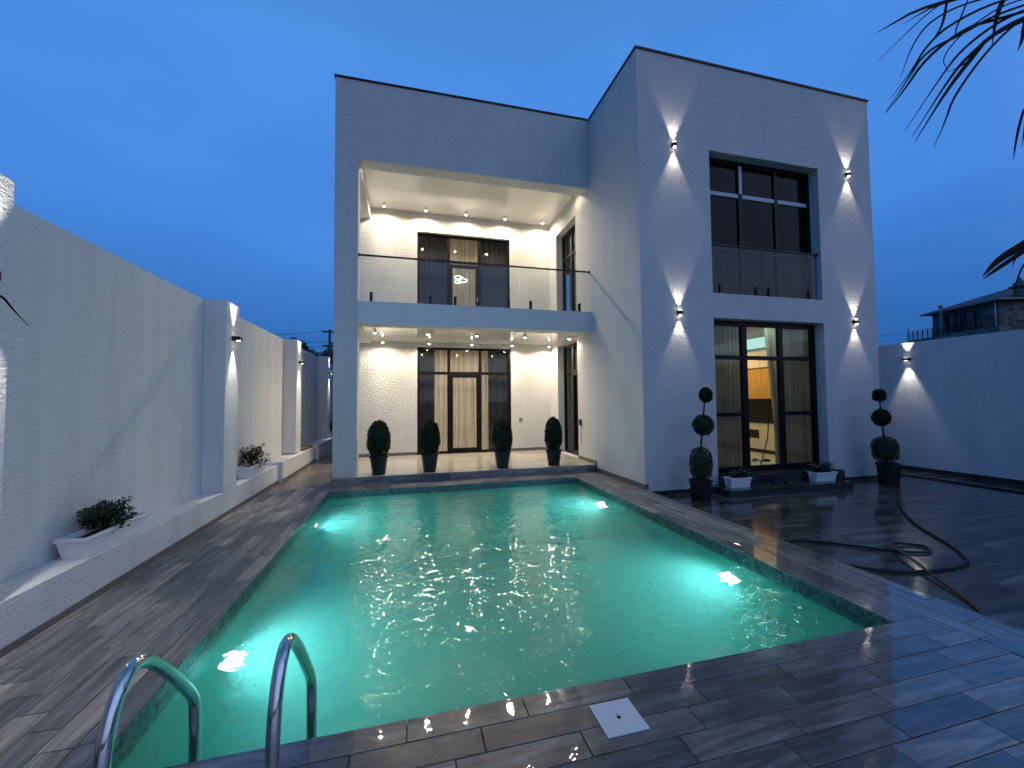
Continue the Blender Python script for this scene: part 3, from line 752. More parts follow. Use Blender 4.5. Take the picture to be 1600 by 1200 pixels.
def sconce(loc, nrm, label, group, power, ang=60, style='eye', off=.045, col=NEUTRAL, down=1.0):
    x, y, z = loc; nv = Vector(nrm); t_ = thing('wall_sconce', loc, label, 'wall lamp', group)
    c = Vector(loc)+nv*off; q = Vector((0,0,1)); s2 = nv.cross(q)
    def obox(name, ce, hs, hn, hz, m, **kw):
        mb = MB(); P = []
        x0 = ce - s2*hs - nv*hn; x1 = ce + s2*hs + nv*hn
        mb.box(min(x0.x,x1.x), max(x0.x,x1.x), min(x0.y,x1.y), max(x0.y,x1.y), ce.z-hz, ce.z+hz); return obj(name, mb, m, t_, **kw)
    if style == 'eye':
        obox('back_plate', Vector(loc)+nv*.008, .035, .007, .06, M_BLACK, bevel=.004)
        obox('body', c, .04, .035, .038, M_BLACK, bevel=.012)
        for sg in (1, -1):
            ax = (nv*.35 + q*sg).normalized()
            obj('lens', MB().lathe([(.026,.0),(.028,.01),(.02,.022),(.008,.028)], tuple(c + q*sg*.042), 16, axis=tuple(ax)), M_LENSW, t_, smooth=True)
    else:
        obox('back_plate', Vector(loc)+nv*.008, .05, .007, .03, M_BLACK)
        obox('body', c, .055, .04, .03, M_BLACK, bevel=.006)
        for sg in (1, -1):
            obox('lens', c+q*sg*.031, .03, .018, .002, M_LENSW)
    ang *= random.uniform(.94, 1.06); power *= random.uniform(.85, 1.12)
    for sg in (1, -1):
        spot_light('beam_light', tuple(c+q*sg*(.078 if style == 'eye' else .05)), power*(down if sg < 0 else 1), ang, col, (0,0,sg), t_, .022, .6)
sconce((4.85, RFY, 6.37), (0,-1,0), 'upper left sconce high on the right block front, left of the dark window', 'house front sconces', P_SCONCE)
sconce((9.14, RFY, 6.37), (0,-1,0), 'upper right sconce on the right block front near its outer edge', 'house front sconces', P_SCONCE)
sconce((4.88, RFY, 3.19), (0,-1,0), 'lower left sconce on the right block front, above the small left topiary', 'house front sconces', P_SCONCE*.9)
sconce((9.18, RFY, 3.19), (0,-1,0), 'lower right sconce on the right block front, above the right topiary', 'house front sconces', P_SCONCE*.9)

# ------------------------------------------------------------------ garden walls
lw = thing('garden_wall', (-2.64, 6, 0), 'tall white plastered garden wall with square pillars along the left side of the pool', 'wall')
obj('wall_panel', MB().box(-3.0, -2.78, -4, 22, 0, 3.06), M_WALLPL, lw)
pl = MB(); pl.box(-2.779, -2.5, -4, 9.1, 0, .345); pl.box(-2.779, -2.42, 9.1, 12.15, 0, .40); pl.box(-2.779, -2.36, 12.15, 20, 0, .42)
obj('plinth', pl, M_WALLPL, lw, bevel=.006)
obj('kerb_strip', MB().box(-2.499, -2.488, -4, 9.1, -.011, .052), M_SKIRT, lw)
obj('kerb_strip', MB().box(-2.419, -2.408, 9.1, 12.15, -.011, .06), M_SKIRT, lw)
for i, (y0, y1) in enumerate(((2.88,3.345), (6.57,7.04), (10.39,10.84), (14.2,14.66), (18,18.46), (-.8,-.33))):
    obj('pillar', MB().box(-2.779, -2.497, y0, y1, .3455 if y0 < 9 else .421, 3.07), M_WALLPL, lw, bevel=.008)
nm = ['big sconce on the nearest pillar of the left garden wall, cut by the picture edge', 'sconce on the second pillar of the left garden wall, above the pool middle',
      'sconce on the third pillar of the left garden wall, beside the house corner', 'farthest visible sconce on the left garden wall, next to the house corner']
for (y, l) in zip((3.08, 6.81, 10.6, 14.43), nm):
    sconce((-2.497, y, 2.55 if y > 4 else 2.38), (1,0,0), l, 'left wall sconces', P_SCONCE*(2.2 if y > 4 else 2.3), 50 if y > 4 else 60, 'box', .07, (1,.93,.84))
ew = obj('garden_wall', MB().box(-2.4, -1.45, 19.6, 19.8, 0, 3.0), M_WALLPL); tag(ew, 'short white wall closing the far end of the alley', 'wall')
rw = thing('garden_wall', (11.4, 6, 0), 'plain white plastered garden wall behind the right yard', 'wall')
obj('wall_panel', MB().box(11.3, 11.5, -6, 19, -.099, 2.86), M_WALLPL, rw)
obj('skirting', MB().box(11.285, 11.2995, -6, 19, -.0995, -.005), M_STEP, rw)
sconce((11.3, 6.82, 2.47), (-1,0,0), 'sconce on the plain right garden wall, beside the house', None, P_SCONCE*1.4, 56, 'box', .08, (1,.92,.8))
# planter trough niche with brown pipe piece on the far ledge
nb = obj('drain_board', MB().box(-2.70, -2.44, 11.0, 11.9, .403, .47), mat('brown weathered board', (.12,.08,.05), .8), bevel=.02)
tag(nb, 'brown weathered board lying on the far ledge of the left wall', 'board')

# ------------------------------------------------------------------ plants
def clump(mb, c, rx, ry, rz, n, size, squash=None, inner=True, rnd=.13, shell=.25, up_=.35):
    """leaf sprigs spread over and under the skin of an egg shape"""
    c = Vector(c); sd = random.random()*50
    for _ in range(n):
        while True:
            d = Vector((random.gauss(0,1), random.gauss(0,1), random.gauss(0,1)))
            if d.length > .01: break
        d.normalize(); rr = 1 - shell*random.random()**1.6
        k = 1 + rnd*noise.noise(d*2.3 + Vector((sd,0,0))) + .05*random.uniform(-1,1)
        q = squash(d.z) if squash else 1
        P = c + Vector((d.x*rx*q, d.y*ry*q, d.z*rz))*rr*k
        ax = (d + Vector((random.uniform(-.6,.6), random.uniform(-.6,.6), up_+random.uniform(-.4,.5)))).normalized()
        sd_ = ax.cross(Vector((random.gauss(0,1), random.gauss(0,1), random.gauss(0,1)))).normalized()
        L = size*random.uniform(.6,1.3); Wd = L*.32
        nn = len(mb.v); mb.v += [tuple(P - sd_*Wd*.4), tuple(P + ax*L*.5 - sd_*Wd), tuple(P+ax*L), tuple(P + ax*L*.5 + sd_*Wd)]
        mb.f.append((nn, nn+1, nn+2, nn+3))
    return mb
def core(mb, c, rx, ry, rz, squash=None, n=14, m=10):
    b = len(mb.v)
    for j in range(m+1):
        t_ = math.pi*j/m
        for i in range(n):
            u = 2*math.pi*i/n; zz = math.cos(t_); q = squash(zz) if squash else 1
            mb.v.append((c[0]+rx*q*math.sin(t_)*math.cos(u), c[1]+ry*q*math.sin(t_)*math.sin(u), c[2]+rz*zz))
    for j in range(m):
        for i in range(n): mb.f.append((b+j*n+i, b+(j+1)*n+i, b+(j+1)*n+(i+1)%n, b+j*n+(i+1)%n))
    return mb
def pot(par, x, y, z, r0, r1, h, m=M_POT):
    mb = MB().lathe([(r0,0),(r0*1.02,.01),(r1*.97,h-.035),(r1*1.06,h-.034),(r1*1.06,h),(r1*.93,h),(r1*.9,h-.04),(.001,h-.04)], (x,y,z), 28)
    p_ = obj('pot', mb, m, par, smooth=True)
    obj('soil', MB().lathe([(r1*.88,h-.039),(r1*.5,h-.022),(.001,h-.02)], (x,y,z), 16), M_SOIL, p_)
def egg(zz): return min(1.14, (1-abs(zz)**2.7+1e-3)**.45/max(.25, math.sqrt(max(1e-4, 1-zz*zz)))) * (1 - .10*zz) * .97
bl = ['leftmost clipped conifer in a dark pot on the terrace edge beside the corner pillar',
      'second clipped conifer from left on the terrace edge, left of the glazed door',
      'third clipped conifer from left on the terrace edge, right of the glazed door',
      'rightmost clipped conifer on the terrace edge beside the side door']
for i, (x, top, hw, ph) in enumerate(((-.55, 1.05, .205, .37), (.45, 1.03, .190, .375), (1.99, 1.02, .195, .36), (3.16, 1.04, .175, .35))):
    t_ = thing('potted_conifer', (x, 8.58, .15), bl[i], 'potted plant', 'clipped conifers along the terrace edge')
    pot(t_, x, 8.58, .151, .125, .175, ph)
    z0 = .15+ph-.02; cz = (z0+.15+top)/2; rz = (.15+top-z0)/2
    obj('stem', MB().tube([(x, 8.58, .15+ph-.06), (x+.01, 8.58, z0+.12)], .018, 8), M_BARK, t_)
    mb = MB(); core(mb, (x, 8.58, cz), hw*.84, hw*.84, rz*.86, egg); clump(mb, (x, 8.58, cz), hw, hw, rz, 4200, .036, egg, rnd=.08, shell=.15)
    obj('foliage', mb, M_CONIFER, t_)
def topiary(x, y, z, pr0, pr1, ph, balls, label, stem):
    t_ = thing('topiary', (x, y, z), label, 'potted plant'); pot(t_, x, y, z+.001, pr0, pr1, ph)
    obj('stem', MB().tube(stem, [.02,.018,.015,.012][:len(stem)], 8), M_BARK, t_)
    for (cx, cz, rx, rz, sq) in balls:
        f = (lambda zz: min(1, (1-abs(zz)**3.2)**.45/max(.05, math.sqrt(max(1e-4, 1-zz*zz))))) if sq else None
        f2 = (lambda zz: min(1.22, (1-abs(zz)**3.2+1e-3)**.4/max(.2, math.sqrt(max(1e-4, 1-zz*zz))))) if sq else None
        mb = MB(); core(mb, (cx, y, cz), rx*.86, rx*.86, rz*.86, f2); clump(mb, (cx, y, cz), rx, rx, rz, int(2200+16000*rx*rz), .024, f2, rnd=.06, shell=.12)
        obj('foliage_ball', mb, M_TOPI, t_)
topiary(4.86, 5.98, -.13, .15, .182, .34, [(4.88, .48, .166, .28, True), (4.94, 1.14, .158, .165, False), (5.01, 1.66, .095, .12, False)],
        'three ball topiary in a black pot left of the granite doorstep', [(4.87,5.98,.1),(4.89,5.98,.8),(4.94,5.98,1.2),(5.01,5.98,1.76)])
topiary(9.22, 5.98, -.13, .155, .188, .42, [(9.15, .56, .195, .25, True), (9.09, 1.19, .137, .155, False), (9.06, 1.63, .09, .108, True)],
        'broad three ball topiary in a black pot by the right corner of the house', [(9.2,5.98,.2),(9.14,5.98,.8),(9.09,5.98,1.2),(9.06,5.98,1.68)])
def flowerbox(x, y, z, L, Wd, h, rot, label, group, seedn, petals, plant=(0,.12,.16,.12)):
    t_ = thing('flower_box', (x, y, z), label, 'planter', group)
    c, s2 = math.cos(rot), math.sin(rot)
    def T_(v): return (x+v[0]*c-v[1]*s2, y+v[0]*s2+v[1]*c, z+v[2])
    b = MB(); l0, w0, l1, w1 = L*.46, Wd*.36, L*.5, Wd*.46
    rings = [(l0,w0,0),(l1,w1,h-.03),(l1+.012,w1+.012,h-.028),(l1+.012,w1+.012,h),(l1-.012,w1-.012,h),(l1-.02,w1-.02,h-.05)]
    for (lx_, wy, zz) in rings: b.v += [T_(q) for q in ((-lx_,-wy,zz),(lx_,-wy,zz),(lx_,wy,zz),(-lx_,wy,zz))]
    for j in range(5):
        for i in range(4): b.f.append((j*4+i, j*4+(i+1)%4, (j+1)*4+(i+1)%4, (j+1)*4+i))
    b.f.append((3,2,1,0)); bx_ = obj('box', b, M_WPLAST, t_, bevel=.004)
    so = MB(); so.v = [T_(q) for q in ((-l1+.02,-w1+.02,h-.045),(l1-.02,-w1+.02,h-.045),(l1-.02,w1-.02,h-.045),(-l1+.02,w1-.02,h-.045))]; so.f = [(0,1,2,3)]
    obj('soil', so, M_SOIL, bx_)
    random.seed(seedn); f = MB(); fl_ = MB(); px_, sx_, sz_, sy_ = plant
    P0 = T_((px_, 0, h+sz_*.55))
    clump(f, P0, sx_, sy_, sz_, 1500, .030, None, rnd=.6, shell=.95, up_=.5)
    for _ in range(26):
        q = T_((px_+random.uniform(-sx_,sx_)*1.1, random.uniform(-sy_,sy_), h+sz_*random.uniform(.9,1.75)))
        b0 = T_((px_+random.uniform(-.05,.05), 0, h-.02))
        f.tube([b0, tuple((Vector(b0)+Vector(q))/2+Vector((random.uniform(-.02,.02),0,.02))), q], .003, 4)
        if random.random() < .7:
            for k in range(5):
                an = k*1.256+random.random()*.4; d = Vector((math.cos(an), math.sin(an), .3))*.024; e_ = Vector((-math.sin(an), math.cos(an), 0))*.014
                n0 = len(fl_.v); Q = Vector(q); fl_.v += [tuple(Q), tuple(Q+d*.6+e_), tuple(Q+d*1.1), tuple(Q+d*.6-e_)]; fl_.f.append((n0,n0+1,n0+2,n0+3))
        clump(f, q, .03, .03, .025, 22, .022, None)
    obj('foliage', f, M_PLANT, t_); obj('flowers', fl_, petals, t_, kind='stuff')
flowerbox(-2.62, 4.50, .345, .80, .22, .17, math.pi/2, 'large white flower box on the left wall ledge nearest the viewer', 'flower boxes on the left ledge', 11, M_PETALD, (-.02,.19,.12,.10))
flowerbox(-2.62, 8.05, .345, .86, .22, .19, math.pi/2, 'small white flower box on the left wall ledge between two pillars', 'flower boxes on the left ledge', 12, M_PETALD, (-.05,.26,.17,.11))
flowerbox(-2.55, 14.9, .42, .8, .22, .19, math.pi/2, 'farthest flower box on the left wall ledge by the house corner', 'flower boxes on the left ledge', 13, M_PETALD, (-.1,.2,.2,.1))
flowerbox(5.79, 6.16, -.005, .43, .19, .18, 0, 'white flower box at the left end of the granite doorstep', 'flower boxes at the doorstep', 14, M_PETAL, (.05,.18,.07,.08))
flowerbox(7.74, 6.14, -.005, .50, .19, .18, 0, 'white flower box at the right end of the granite doorstep', 'flower boxes at the doorstep', 15, M_PETAL, (-.02,.22,.09,.08))
random.seed(21)
tag(obj('door_stop_block', MB().box(8.23, 8.40, 6.2, 6.3, -.005, .17), M_STEP, bevel=.01), 'small dark block standing right of the right flower box', 'block')

# ------------------------------------------------------------------ pool furniture
prof = [(1.655,-.02),(1.655,.2),(1.66,.38),(1.68,.49),(1.715,.575),(1.76,.63),(1.815,.652),(1.875,.635),(1.94,.585),(2.02,.51),(2.12,.40),(2.20,.31),(2.25,.25),(2.275,.20),(2.285,.14),(2.285,-.3),(2.285,-.9)]
def smooth_pts(P, it=2):
    for _ in range(it):
        Q = [P[0]]
        for a_, b_ in zip(P, P[1:]): Q += [tuple(Vector(a_)*.75+Vector(b_)*.25), tuple(Vector(a_)*.25+Vector(b_)*.75)]
        Q.append(P[-1]); P = Q
    return P
lad = thing('pool_ladder', (-.7, 1.66, 0), 'stainless steel pool ladder with two curved handrails in the front left corner', 'pool ladder')
for x in (-.965, -.462):
    hr = obj('handrail', MB().tube(smooth_pts([(x, y, z) for y, z in prof]), .0235, 20), M_STEEL, lad, smooth=True)
    obj('foot_flange', MB().lathe([(.05,0),(.05,.006),(.03,.014),(.026,.02)], (x, 1.655, .0005), 24), M_STEEL, hr, smooth=True)
for z in (-.3, -.55, -.8):
    obj('tread', MB().box(-.94, -.487, 2.25, 2.32, z-.012, z+.012), M_STEEL, lad)
cv_ = obj('skimmer_lid', MB().box(.918, 1.142, 1.805, 2.015, .0005, .0065), M_COVER, bevel=.002)
tag(cv_, 'square white skimmer lid with a small hole set in the near deck', 'lid')
obj('finger_hole', MB().lathe([(.011,.0),(.011,.0006)], (1.03, 1.905, .0068), 16), M_BLACK, cv_); obj('screw', MB().lathe([(.004,.0),(.004,.0006)], (1.03, 1.925, .0068), 10), M_BLACK, cv_)
pn = [('pool lamp low on the left pool wall near the ladder', -1.35, 3.60, -.66, 1), ('pool lamp on the left pool wall near the terrace', -1.35, 6.72, -.66, 1),
      ('pool lamp on the right pool wall near the terrace', 3.36, 6.56, -.62, -1), ('pool lamp on the right pool wall nearer the viewer', 3.36, 3.66, -.62, -1)]
for (l, x, y, z, sg) in pn:
    t_ = thing('pool_lamp', (x, y, z), l, 'pool light', 'underwater pool lamps')
    obj('rim', MB().lathe([(.13,0),(.13,.012),(.105,.02),(.104,.01)], (x-sg*.001, y, z), 28, axis=(sg,0,0)), M_STEEL, t_, smooth=True)
    obj('lens', MB().lathe([(.034,.012),(.026,.02),(.01,.024)], (x, y, z), 24, axis=(sg,0,0)), M_POOLLENS, t_, smooth=True)
    spot_light('pool_light', (x+sg*.07, y, z), P_POOL, 165, COOL, (sg,0,.0), t_, .08, .9)
# floating bits
fb = MB()
for _ in range(420):
    x = random.uniform(PX0+.1, PX1-.1); y = PY0+.05+(random.random()**1.8)*3.4
    if random.random() < .4: x = random.uniform(1.0, 2.9); y = random.uniform(2.3, 3.6)
    s2 = random.uniform(.002, .0065); an = random.random()*6.28; d = Vector((math.cos(an), math.sin(an), 0)); e_ = Vector((-d.y, d.x, 0))
    P = Vector((x, y, WATERZ+.002)); n0 = len(fb.v)
    fb.v += [tuple(P-d*s2*1.6), tuple(P+e_*s2*.5+Vector((0,0,.001))), tuple(P+d*s2*1.6), tuple(P-e_*s2*.5)]; fb.f.append((n0,n0+1,n0+2,n0+3))
obj('floating_debris', fb, mat('dark leaf bits', (.03,.03,.015), .8), kind='stuff')

# garden hose
hz = -.113
h1 = [(8.73,5.51),(7.9,5.02),(7.12,4.45),(6.61,4.0),(6.30,3.63),(6.02,3.29),(5.77,3.06),(5.644,2.97),(5.445,2.907),(5.194,2.896),(4.881,2.92),(4.645,2.987),(4.45,3.12),(4.28,3.3),(4.2,3.55),(4.25,3.8),(4.40,3.95),(4.57,3.946),(4.81,3.808),(5.011,3.596),(5.266,3.378),(5.498,3.252),(5.66,3.28),(5.76,3.40),(5.62,3.53),(5.393,3.508),(5.244,3.364),(5.026,3.058),(4.783,2.741),(4.605,2.469),(4.46,2.30),(4.28,2.15),(4.16,2.0)]
zs_ = [hz]*len(h1)
for i in (25,26,27): zs_[i] = hz+.034
for i in (28,): zs_[i] = hz+.012
tag(obj('garden_hose', MB().tube(smooth_pts([(q[0], q[1], z) for q, z in zip(h1, zs_)]), .0145, 8), M_RUBBER, smooth=True), 'black garden hose looped across the wet dark yard', 'hose')
tag(obj('thin_hose', MB().tube([(10.57, y/2, -.112+.004*math.sin(y)) for y in range(2, 15)], .014, 6), M_RUBBER, smooth=True), 'thin dark hose lying along the border strip by the right wall', 'hose')
# wall fittings on the terrace
tag(obj('wall_socket', MB().box(3.12, 3.22, BY-.012, BY-.0005, .99, 1.09), mat('grey plastic', (.2,.19,.17), .4), bevel=.003), 'small grey socket on the terrace back wall', 'socket')
ip = thing('intercom', (4.08, 9.19, 1.0), 'small black key box with hanging cable beside the terrace side door', 'intercom')
obj('body', MB().box(4.055, 4.0995, 9.14, 9.22, .98, 1.12), M_BLACK, ip, bevel=.004); obj('cable', MB().tube([(4.09,9.17,.98),(4.088,9.165,.75),(4.09,9.168,.5)], .005, 6), M_SKIRT, ip)

# ------------------------------------------------------------------ palms
def ribbon(mb, pts, w):
    pts = [Vector(q) for q in smooth_pts(pts, 2)]; m = len(pts); b = len(mb.v)
    view = Vector((.8, .5, .45)).normalized()
    for i, P in enumerate(pts):
        t_ = (pts[min(i+1,m-1)]-pts[max(i-1,0)]).normalized(); s2 = t_.cross(view).normalized(); f = i/(m-1)
        ww = w*(.35+.65*math.sin(math.pi*min(1,f*1.05+.12))**.7)*(1-f**6) + .0008
        mb.v += [tuple(P+s2*ww), tuple(P-view*ww*.5), tuple(P-s2*ww)]
    for i in range(m-1):
        for k in (0,1): mb.f.append((b+i*3+k, b+i*3+k+1, b+i*3+k+4, b+i*3+k+3))
TC = Vector((5.9, 1.75, 4.35))
palm = thing('palm_tree', (5.9, 1.75, -.13), 'palm tree at the right edge whose dark drooping leaf tips hang into the sky', 'palm tree')
mb = MB(); pts = [(5.9+.02*math.sin(i), 1.75, -.13+i*.37) for i in range(13)]
mb.tube(pts, [.17+.02*(i % 2)-.004*i for i in range(13)], 14); obj('trunk', mb, M_TRUNK, palm, smooth=True)
def px(x, y, d):       # a leaf point in the plane y = d, from the calibrated view
    c = Vector(((x-800)/FPX, (600-y)/FPX, 1)); v = rt2*c.x + up2*c.y + fw*c.z; return Vector((0,0,1.6)) + v*(d/v.y)
strands = [ [(1600,-20),(1450,5),(1367,53)], [(1650,-30),(1475,0),(1410,38)], [(1660,-40),(1490,-3),(1455,14),(1371,96)], [(1660,-30),(1520,0),(1455,30),(1425,70),(1407,122)],
  [(1660,-20),(1560,0),(1480,40),(1445,75),(1425,110),(1390,156)], [(1660,-10),(1560,20),(1500,55),(1446,80),(1418,125),(1382,178)], [(1660,0),(1560,30),(1510,42),(1447,90),(1410,145),(1383,177)],
  [(1660,-5),(1600,15),(1550,40),(1500,80),(1470,120),(1413,206)], [(1660,5),(1570,38),(1510,90),(1485,120),(1423,217)], [(1660,10),(1550,50),(1515,95),(1480,140),(1428,224)],
  [(1660,10),(1600,25),(1545,75),(1490,150),(1477,190),(1459,230)], [(1480,0),(1473,40),(1459,60)], [(1590,-20),(1566,0),(1556,30),(1550,70)], [(1620,-20),(1600,40),(1598,60),(1590,80)],
  [(1660,-10),(1580,0),(1510,45),(1470,90),(1482,112)], [(1512,0),(1500,30),(1492,50),(1496,62)], [(1600,170),(1590,205),(1583,250)], [(1640,100),(1606,160),(1597,230)], [(1545,60),(1510,100),(1482,112)] ]
leafm = MB()
for k, st in enumerate(strands):
    d0 = 1.9 + random.uniform(-.12,.12); n = len(st)
    ribbon(leafm, [px(x, y, d0 - .10*(i/(n-1))**2) for i, (x, y) in enumerate(st)], [.010,.006,.004,.005,.008,.008,.010,.009,.011,.014,.007,.007,.014,.012,.004,.004,.007,.008,.004][k])
hub = px(1668, -5, 1.9)
leafm.tube([tuple(TC), tuple((TC+hub)/2+Vector((0,0,.15))), tuple(hub)], [.03,.022,.018], 8)
obj('frond', leafm, M_PALM, palm)
leafm = MB()
for st, w_ in (([(1680,330),(1600,382),(1560,405),(1535,432)], .030), ([(1680,340),(1600,392),(1555,422),(1536,436)], .018), ([(1640,360),(1600,385),(1588,400),(1581,418)], .006), ([(1640,370),(1600,410),(1588,440),(1585,452)], .005)):
    ribbon(leafm, [px(x, y, 1.88) for x, y in st], w_)
leafm.tube([tuple(TC), tuple(px(1760,200,1.85)), tuple(px(1690,325,1.88))], [.03,.022,.018], 8)
obj('frond', leafm, M_PALM, palm)
for k in range(9):
    an = R(-105 + k*13)
    leafm = MB(); dr = Vector((math.cos(an), math.sin(an), 0))
    el = random.uniform(.1, .9); base = TC + dr*.7 + Vector((0,0,el*.7)); side = Vector((-dr.y, dr.x, 0))
    leafm.tube([tuple(TC), tuple(base)], [.03,.018], 8)
    for j in range(22):
        f = (j-10.5)/10.5; d2 = (dr*math.cos(f*1.4) + side*math.sin(f*1.4))
        ribbon(leafm, [base, base+d2*.45+Vector((0,0,.1*el)), base+d2*.8+Vector((0,0,-.05)), base+d2*.95+Vector((0,0,-.45))], .02)
    obj('frond', leafm, M_PALM, palm)
yp = thing('potted_palm', (-1.95, .75, 0), 'potted palm at the left edge with one dark leaf tip in view', 'potted plant')
pot(yp, -1.95, .45, .001, .15, .2, .38)
obj('trunk', MB().tube([(-1.95,.45,.3),(-1.93,.45,.7),(-1.9,.48,1.15)], [.045,.04,.035], 10), M_TRUNK, yp)
mb = MB(); tipp = px(45, 509, 1.0)
ribbon(mb, [(-1.9,.48,1.15), (-1.5,.62,1.75), (-1.05,.85,2.0), tuple(px(0,455,.98)), tuple(px(25,487,.99)), tuple(tipp)], .009)
for k in range(14):
    an = math.pi*.75 + k*.28; d = Vector((math.cos(an), math.sin(an), 0))
    b0 = Vector((-1.9,.48,1.15)); ribbon(mb, [b0, b0+d*.3+Vector((0,0,.45)), b0+d*.65+Vector((0,0,.5)), b0+d*.95+Vector((0,0,.15))], .014)
obj('leaves', mb, M_PALM, yp)

# ------------------------------------------------------------------ beyond the walls
nh = thing('neighbour_house', (29, 14, 0), 'dark stone neighbour house with hipped roof above the right garden wall', 'house')
M_STONE = mat('dark stone masonry', (.10,.105,.10), .9); n_ = N(M_STONE)
vz = n_.new('ShaderNodeTexVoronoi'); vz.inputs['Scale'].default_value = 3.2; n_.l(n_.pos((1,1,1.5)), vz.inputs['Vector'])
n_.l(n_.ramp(vz.outputs['Color'], [(.1, (.05,.055,.05)), (.9, (.17,.17,.155))]), n_.b.inputs['Base Color'])
M_ROOFT = mat('dark roof tiles', (.05,.04,.045), .7); M_DARK = mat('dark room glass', (.01,.01,.013), .15)
def camp(x, y, dep):
    c = Vector(((x-800)/FPX, (600-y)/FPX, 1)); return Vector((0,0,1.6)) + (rt2*c.x + up2*c.y + fw*c.z)*dep
DN = 30.0
Np = camp(1567, 600, DN); Lp = camp(1462, 600, DN*1.17); EZ = camp(1567, 466, DN).z
NU = Vector((Lp.x-Np.x, Lp.y-Np.y, 0)); NL = NU.length; NU.normalize(); NV = Vector((NU.y, -NU.x, 0))
if NV.dot(rt2) < 0: NV = -NV
def hl(mb):      # house coordinates: u along the seen front from its near corner, v away from the viewer
    mb.v = [(Np.x+NU.x*u+NV.x*v, Np.y+NU.y*u+NV.y*v, z) for u, v, z in mb.v]; return mb
def hbox(*b): return hl(MB().box(*b))
g0, g1 = NL*.22, NL*.80
w = MB(); w.wall('x', 0, NL, 0, EZ, 0, .3, [(g0, g1, EZ-1.95, EZ-.45)]); obj('wall', hl(w), M_STONE, nh)
obj('wall', hbox(-.0, .3, .301, 9, 0, EZ), M_STONE, nh); obj('wall', hbox(NL-.3, NL, .301, 9, 0, EZ), M_STONE, nh)
obj('window', hbox(g0, g1, .2, .24, EZ-1.95, EZ-.45), M_DARK, nh)
for k in (1, 2, 3): obj('mullion', hbox(g0+(g1-g0)*k/4-.04, g0+(g1-g0)*k/4+.04, .14, .198, EZ-1.95, EZ-.45), M_BLACK, nh)
ov = .5; rf = MB(); z0_, z1_ = EZ, EZ+1.35
rf.v = [(-ov,-ov,z0_),(NL+ov,-ov,z0_),(NL+ov,9+ov,z0_),(-ov,9+ov,z0_),(NL*.40,3.2,z1_),(NL*.40,6,z1_)] + [(-ov,-ov,z0_-.12),(NL+ov,-ov,z0_-.12),(NL+ov,9+ov,z0_-.12),(-ov,9+ov,z0_-.12)]
rf.f = [(0,1,4),(1,2,5,4),(2,3,5),(3,0,4,5),(0,6,7,1),(1,7,8,2),(2,8,9,3),(3,9,6,0),(6,9,8,7)]
rfo = obj('roof', hl(rf), M_ROOFT, nh)
M_FASC = mat('pale fascia', (.16,.17,.18), .6)
obj('fascia', hbox(-ov, NL+ov, -ov-.05, -ov-.002, z0_-.14, z0_+.01), M_FASC, rfo); obj('fascia', hbox(-ov-.05, -ov-.002, -ov-.05, 9+ov, z0_-.14, z0_+.01), M_FASC, rfo)
cp = (-.35, 1.2); cw = Vector((Np.x+NU.x*cp[0]+NV.x*cp[1], Np.y+NU.y*cp[0]+NV.y*cp[1], 0))
obj('chimney', MB().lathe([(.36,0),(.36,.62),(.58,.66),(.6,.74),(.36,.84),(.34,1.0),(.16,1.12),(.05,1.4)], (cw.x, cw.y, EZ+.1), 6), M_STONE, rfo)
fp = Lp + (Np-Lp)*.28 - NV*.6
obj('flue_pipe', MB().lathe([(.09,0),(.09,2.35),(.14,2.36),(.14,2.55)], (fp.x, fp.y, EZ-2.15), 12), mat('grey flue', (.18,.2,.22), .5), nh)
dp = Np + NU*.12 - NV*.1; obj('downpipe', MB().lathe([(.045,0),(.045,2.4)], (dp.x, dp.y, EZ-2.4), 8), M_PALEBAR, nh)
obj('balcony', hbox(-1, NL+1.3, -1.1, -.002, EZ-2.75, EZ-2.2), M_STONE, nh)
rl = MB(); rz = EZ-2.2
for k in range(5): rl.box(-1, NL+1.3, -1.09, -1.06, rz+.08+k*.17, rz+.11+k*.17)
nb_ = int((NL+2.3)/.45)
for i in range(nb_+1): rl.box(-1+i*.45, -.96+i*.45, -1.1, -1.05, rz, rz+(.8 if i < nb_ else 1.1))
for i in range(nb_*2): rl.tube([(-1+i*.225, -1.075, rz+.08), (-.89+i*.225, -1.075, rz+.6), (-.78+i*.225, -1.075, rz+.08)], .01, 4)
obj('balcony_rail', hl(rl), M_BLACK, nh)
re_ = Vector((Np.x+NU.x*(NL+1.3), Np.y+NU.y*(NL+1.3), 0))
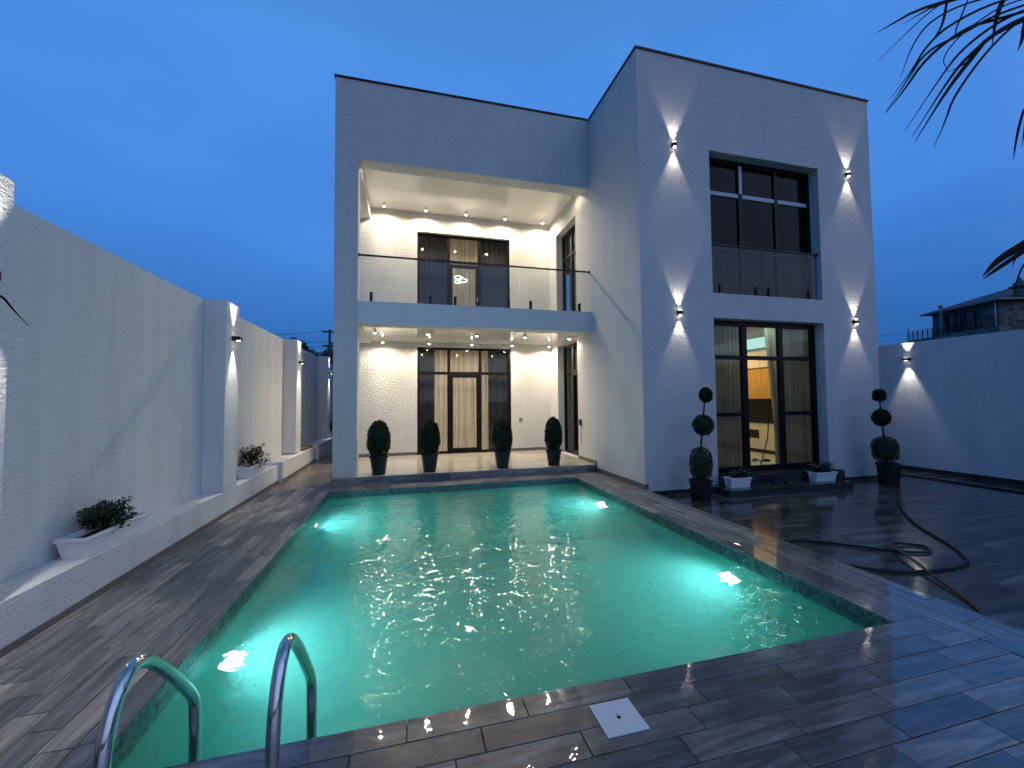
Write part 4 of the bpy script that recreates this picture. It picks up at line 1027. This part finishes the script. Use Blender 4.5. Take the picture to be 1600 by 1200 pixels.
for k, yy in enumerate((522, 531)):
    e_ = camp(1434, yy-1.5, DN*1.24); q = obj('power_line', MB().tube([tuple(camp(1300, yy+8, DN*.9)), tuple(camp(1370, yy+2.5, DN*1.06)), tuple(e_)], .014, 5), M_BLACK)
    tag(q, ('upper' if k == 0 else 'lower') + ' of the dark cables running to the neighbour house', 'cable')
random.seed(5)
for (x, y, h, wd, l) in ((-6.9, 29, 5.75, .75, 'far dark tree behind the left wall, leftmost'), (-6.1, 31, 5.45, .85, 'rounder far dark tree just left of the utility pole')):
    t_ = thing('far_tree', (x, y, -.2), l, 'tree', 'trees beyond the left wall')
    obj('trunk', MB().tube([(x,y,-.2),(x,y,2),(x+.1,y,h-.8)], [.14,.1,.04], 8), M_BARK, t_)
    mb = MB()
    for k in range(9): clump(mb, (x+random.uniform(-.5,.5)*wd, y+random.uniform(-.4,.4), h-.9*wd+random.uniform(-.9,.5)*wd), .5*wd, .5*wd, .45*wd, 260, .14, None, rnd=.5, shell=.8)
    obj('crown', mb, M_FARTREE, t_)
tt = thing('far_tree', (-5.25, 30, -.2), 'narrow far dark tree touching the house corner', 'tree', 'trees beyond the left wall')
obj('trunk', MB().tube([(-5.1,30,-.2),(-5.1,30,5)], .1, 8), M_BARK, tt); mb = MB()
for k in range(8): clump(mb, (-5.1+random.uniform(-.15,.15), 30, 2.6+k*.38), .38, .38, .35, 200, .12, None, rnd=.5, shell=.8)
obj('crown', mb, M_FARTREE, tt)
up_ = thing('utility_pole', (-4.98, 28, -.2), 'dark utility pole with crossarms rising beside the house corner', 'utility pole')
obj('pole', MB().tube([(-4.83,28,-.2),(-4.83,28,6.25)], [.1,.07], 8), M_BARK, up_)
for z in (6.1, 5.2): obj('crossarm', MB().box(-5.25, -4.4, 27.96, 28.04, z-.05, z+.05), M_BARK, up_)
for k, (z0, z1) in enumerate(((5.45, 5.25), (5.15, 5.05), (4.6, 4.75), (6.15, 5.6))):
    tag(obj('power_line', MB().tube([(-12, 27, z1), (-8, 27.6, (z0+z1)/2-.15), (-4.85, 28, z0)], .012, 5), M_BLACK), ['second highest', 'third highest', 'lowest', 'highest'][k] + ' of the cables strung to the utility pole behind the left wall', 'cable')
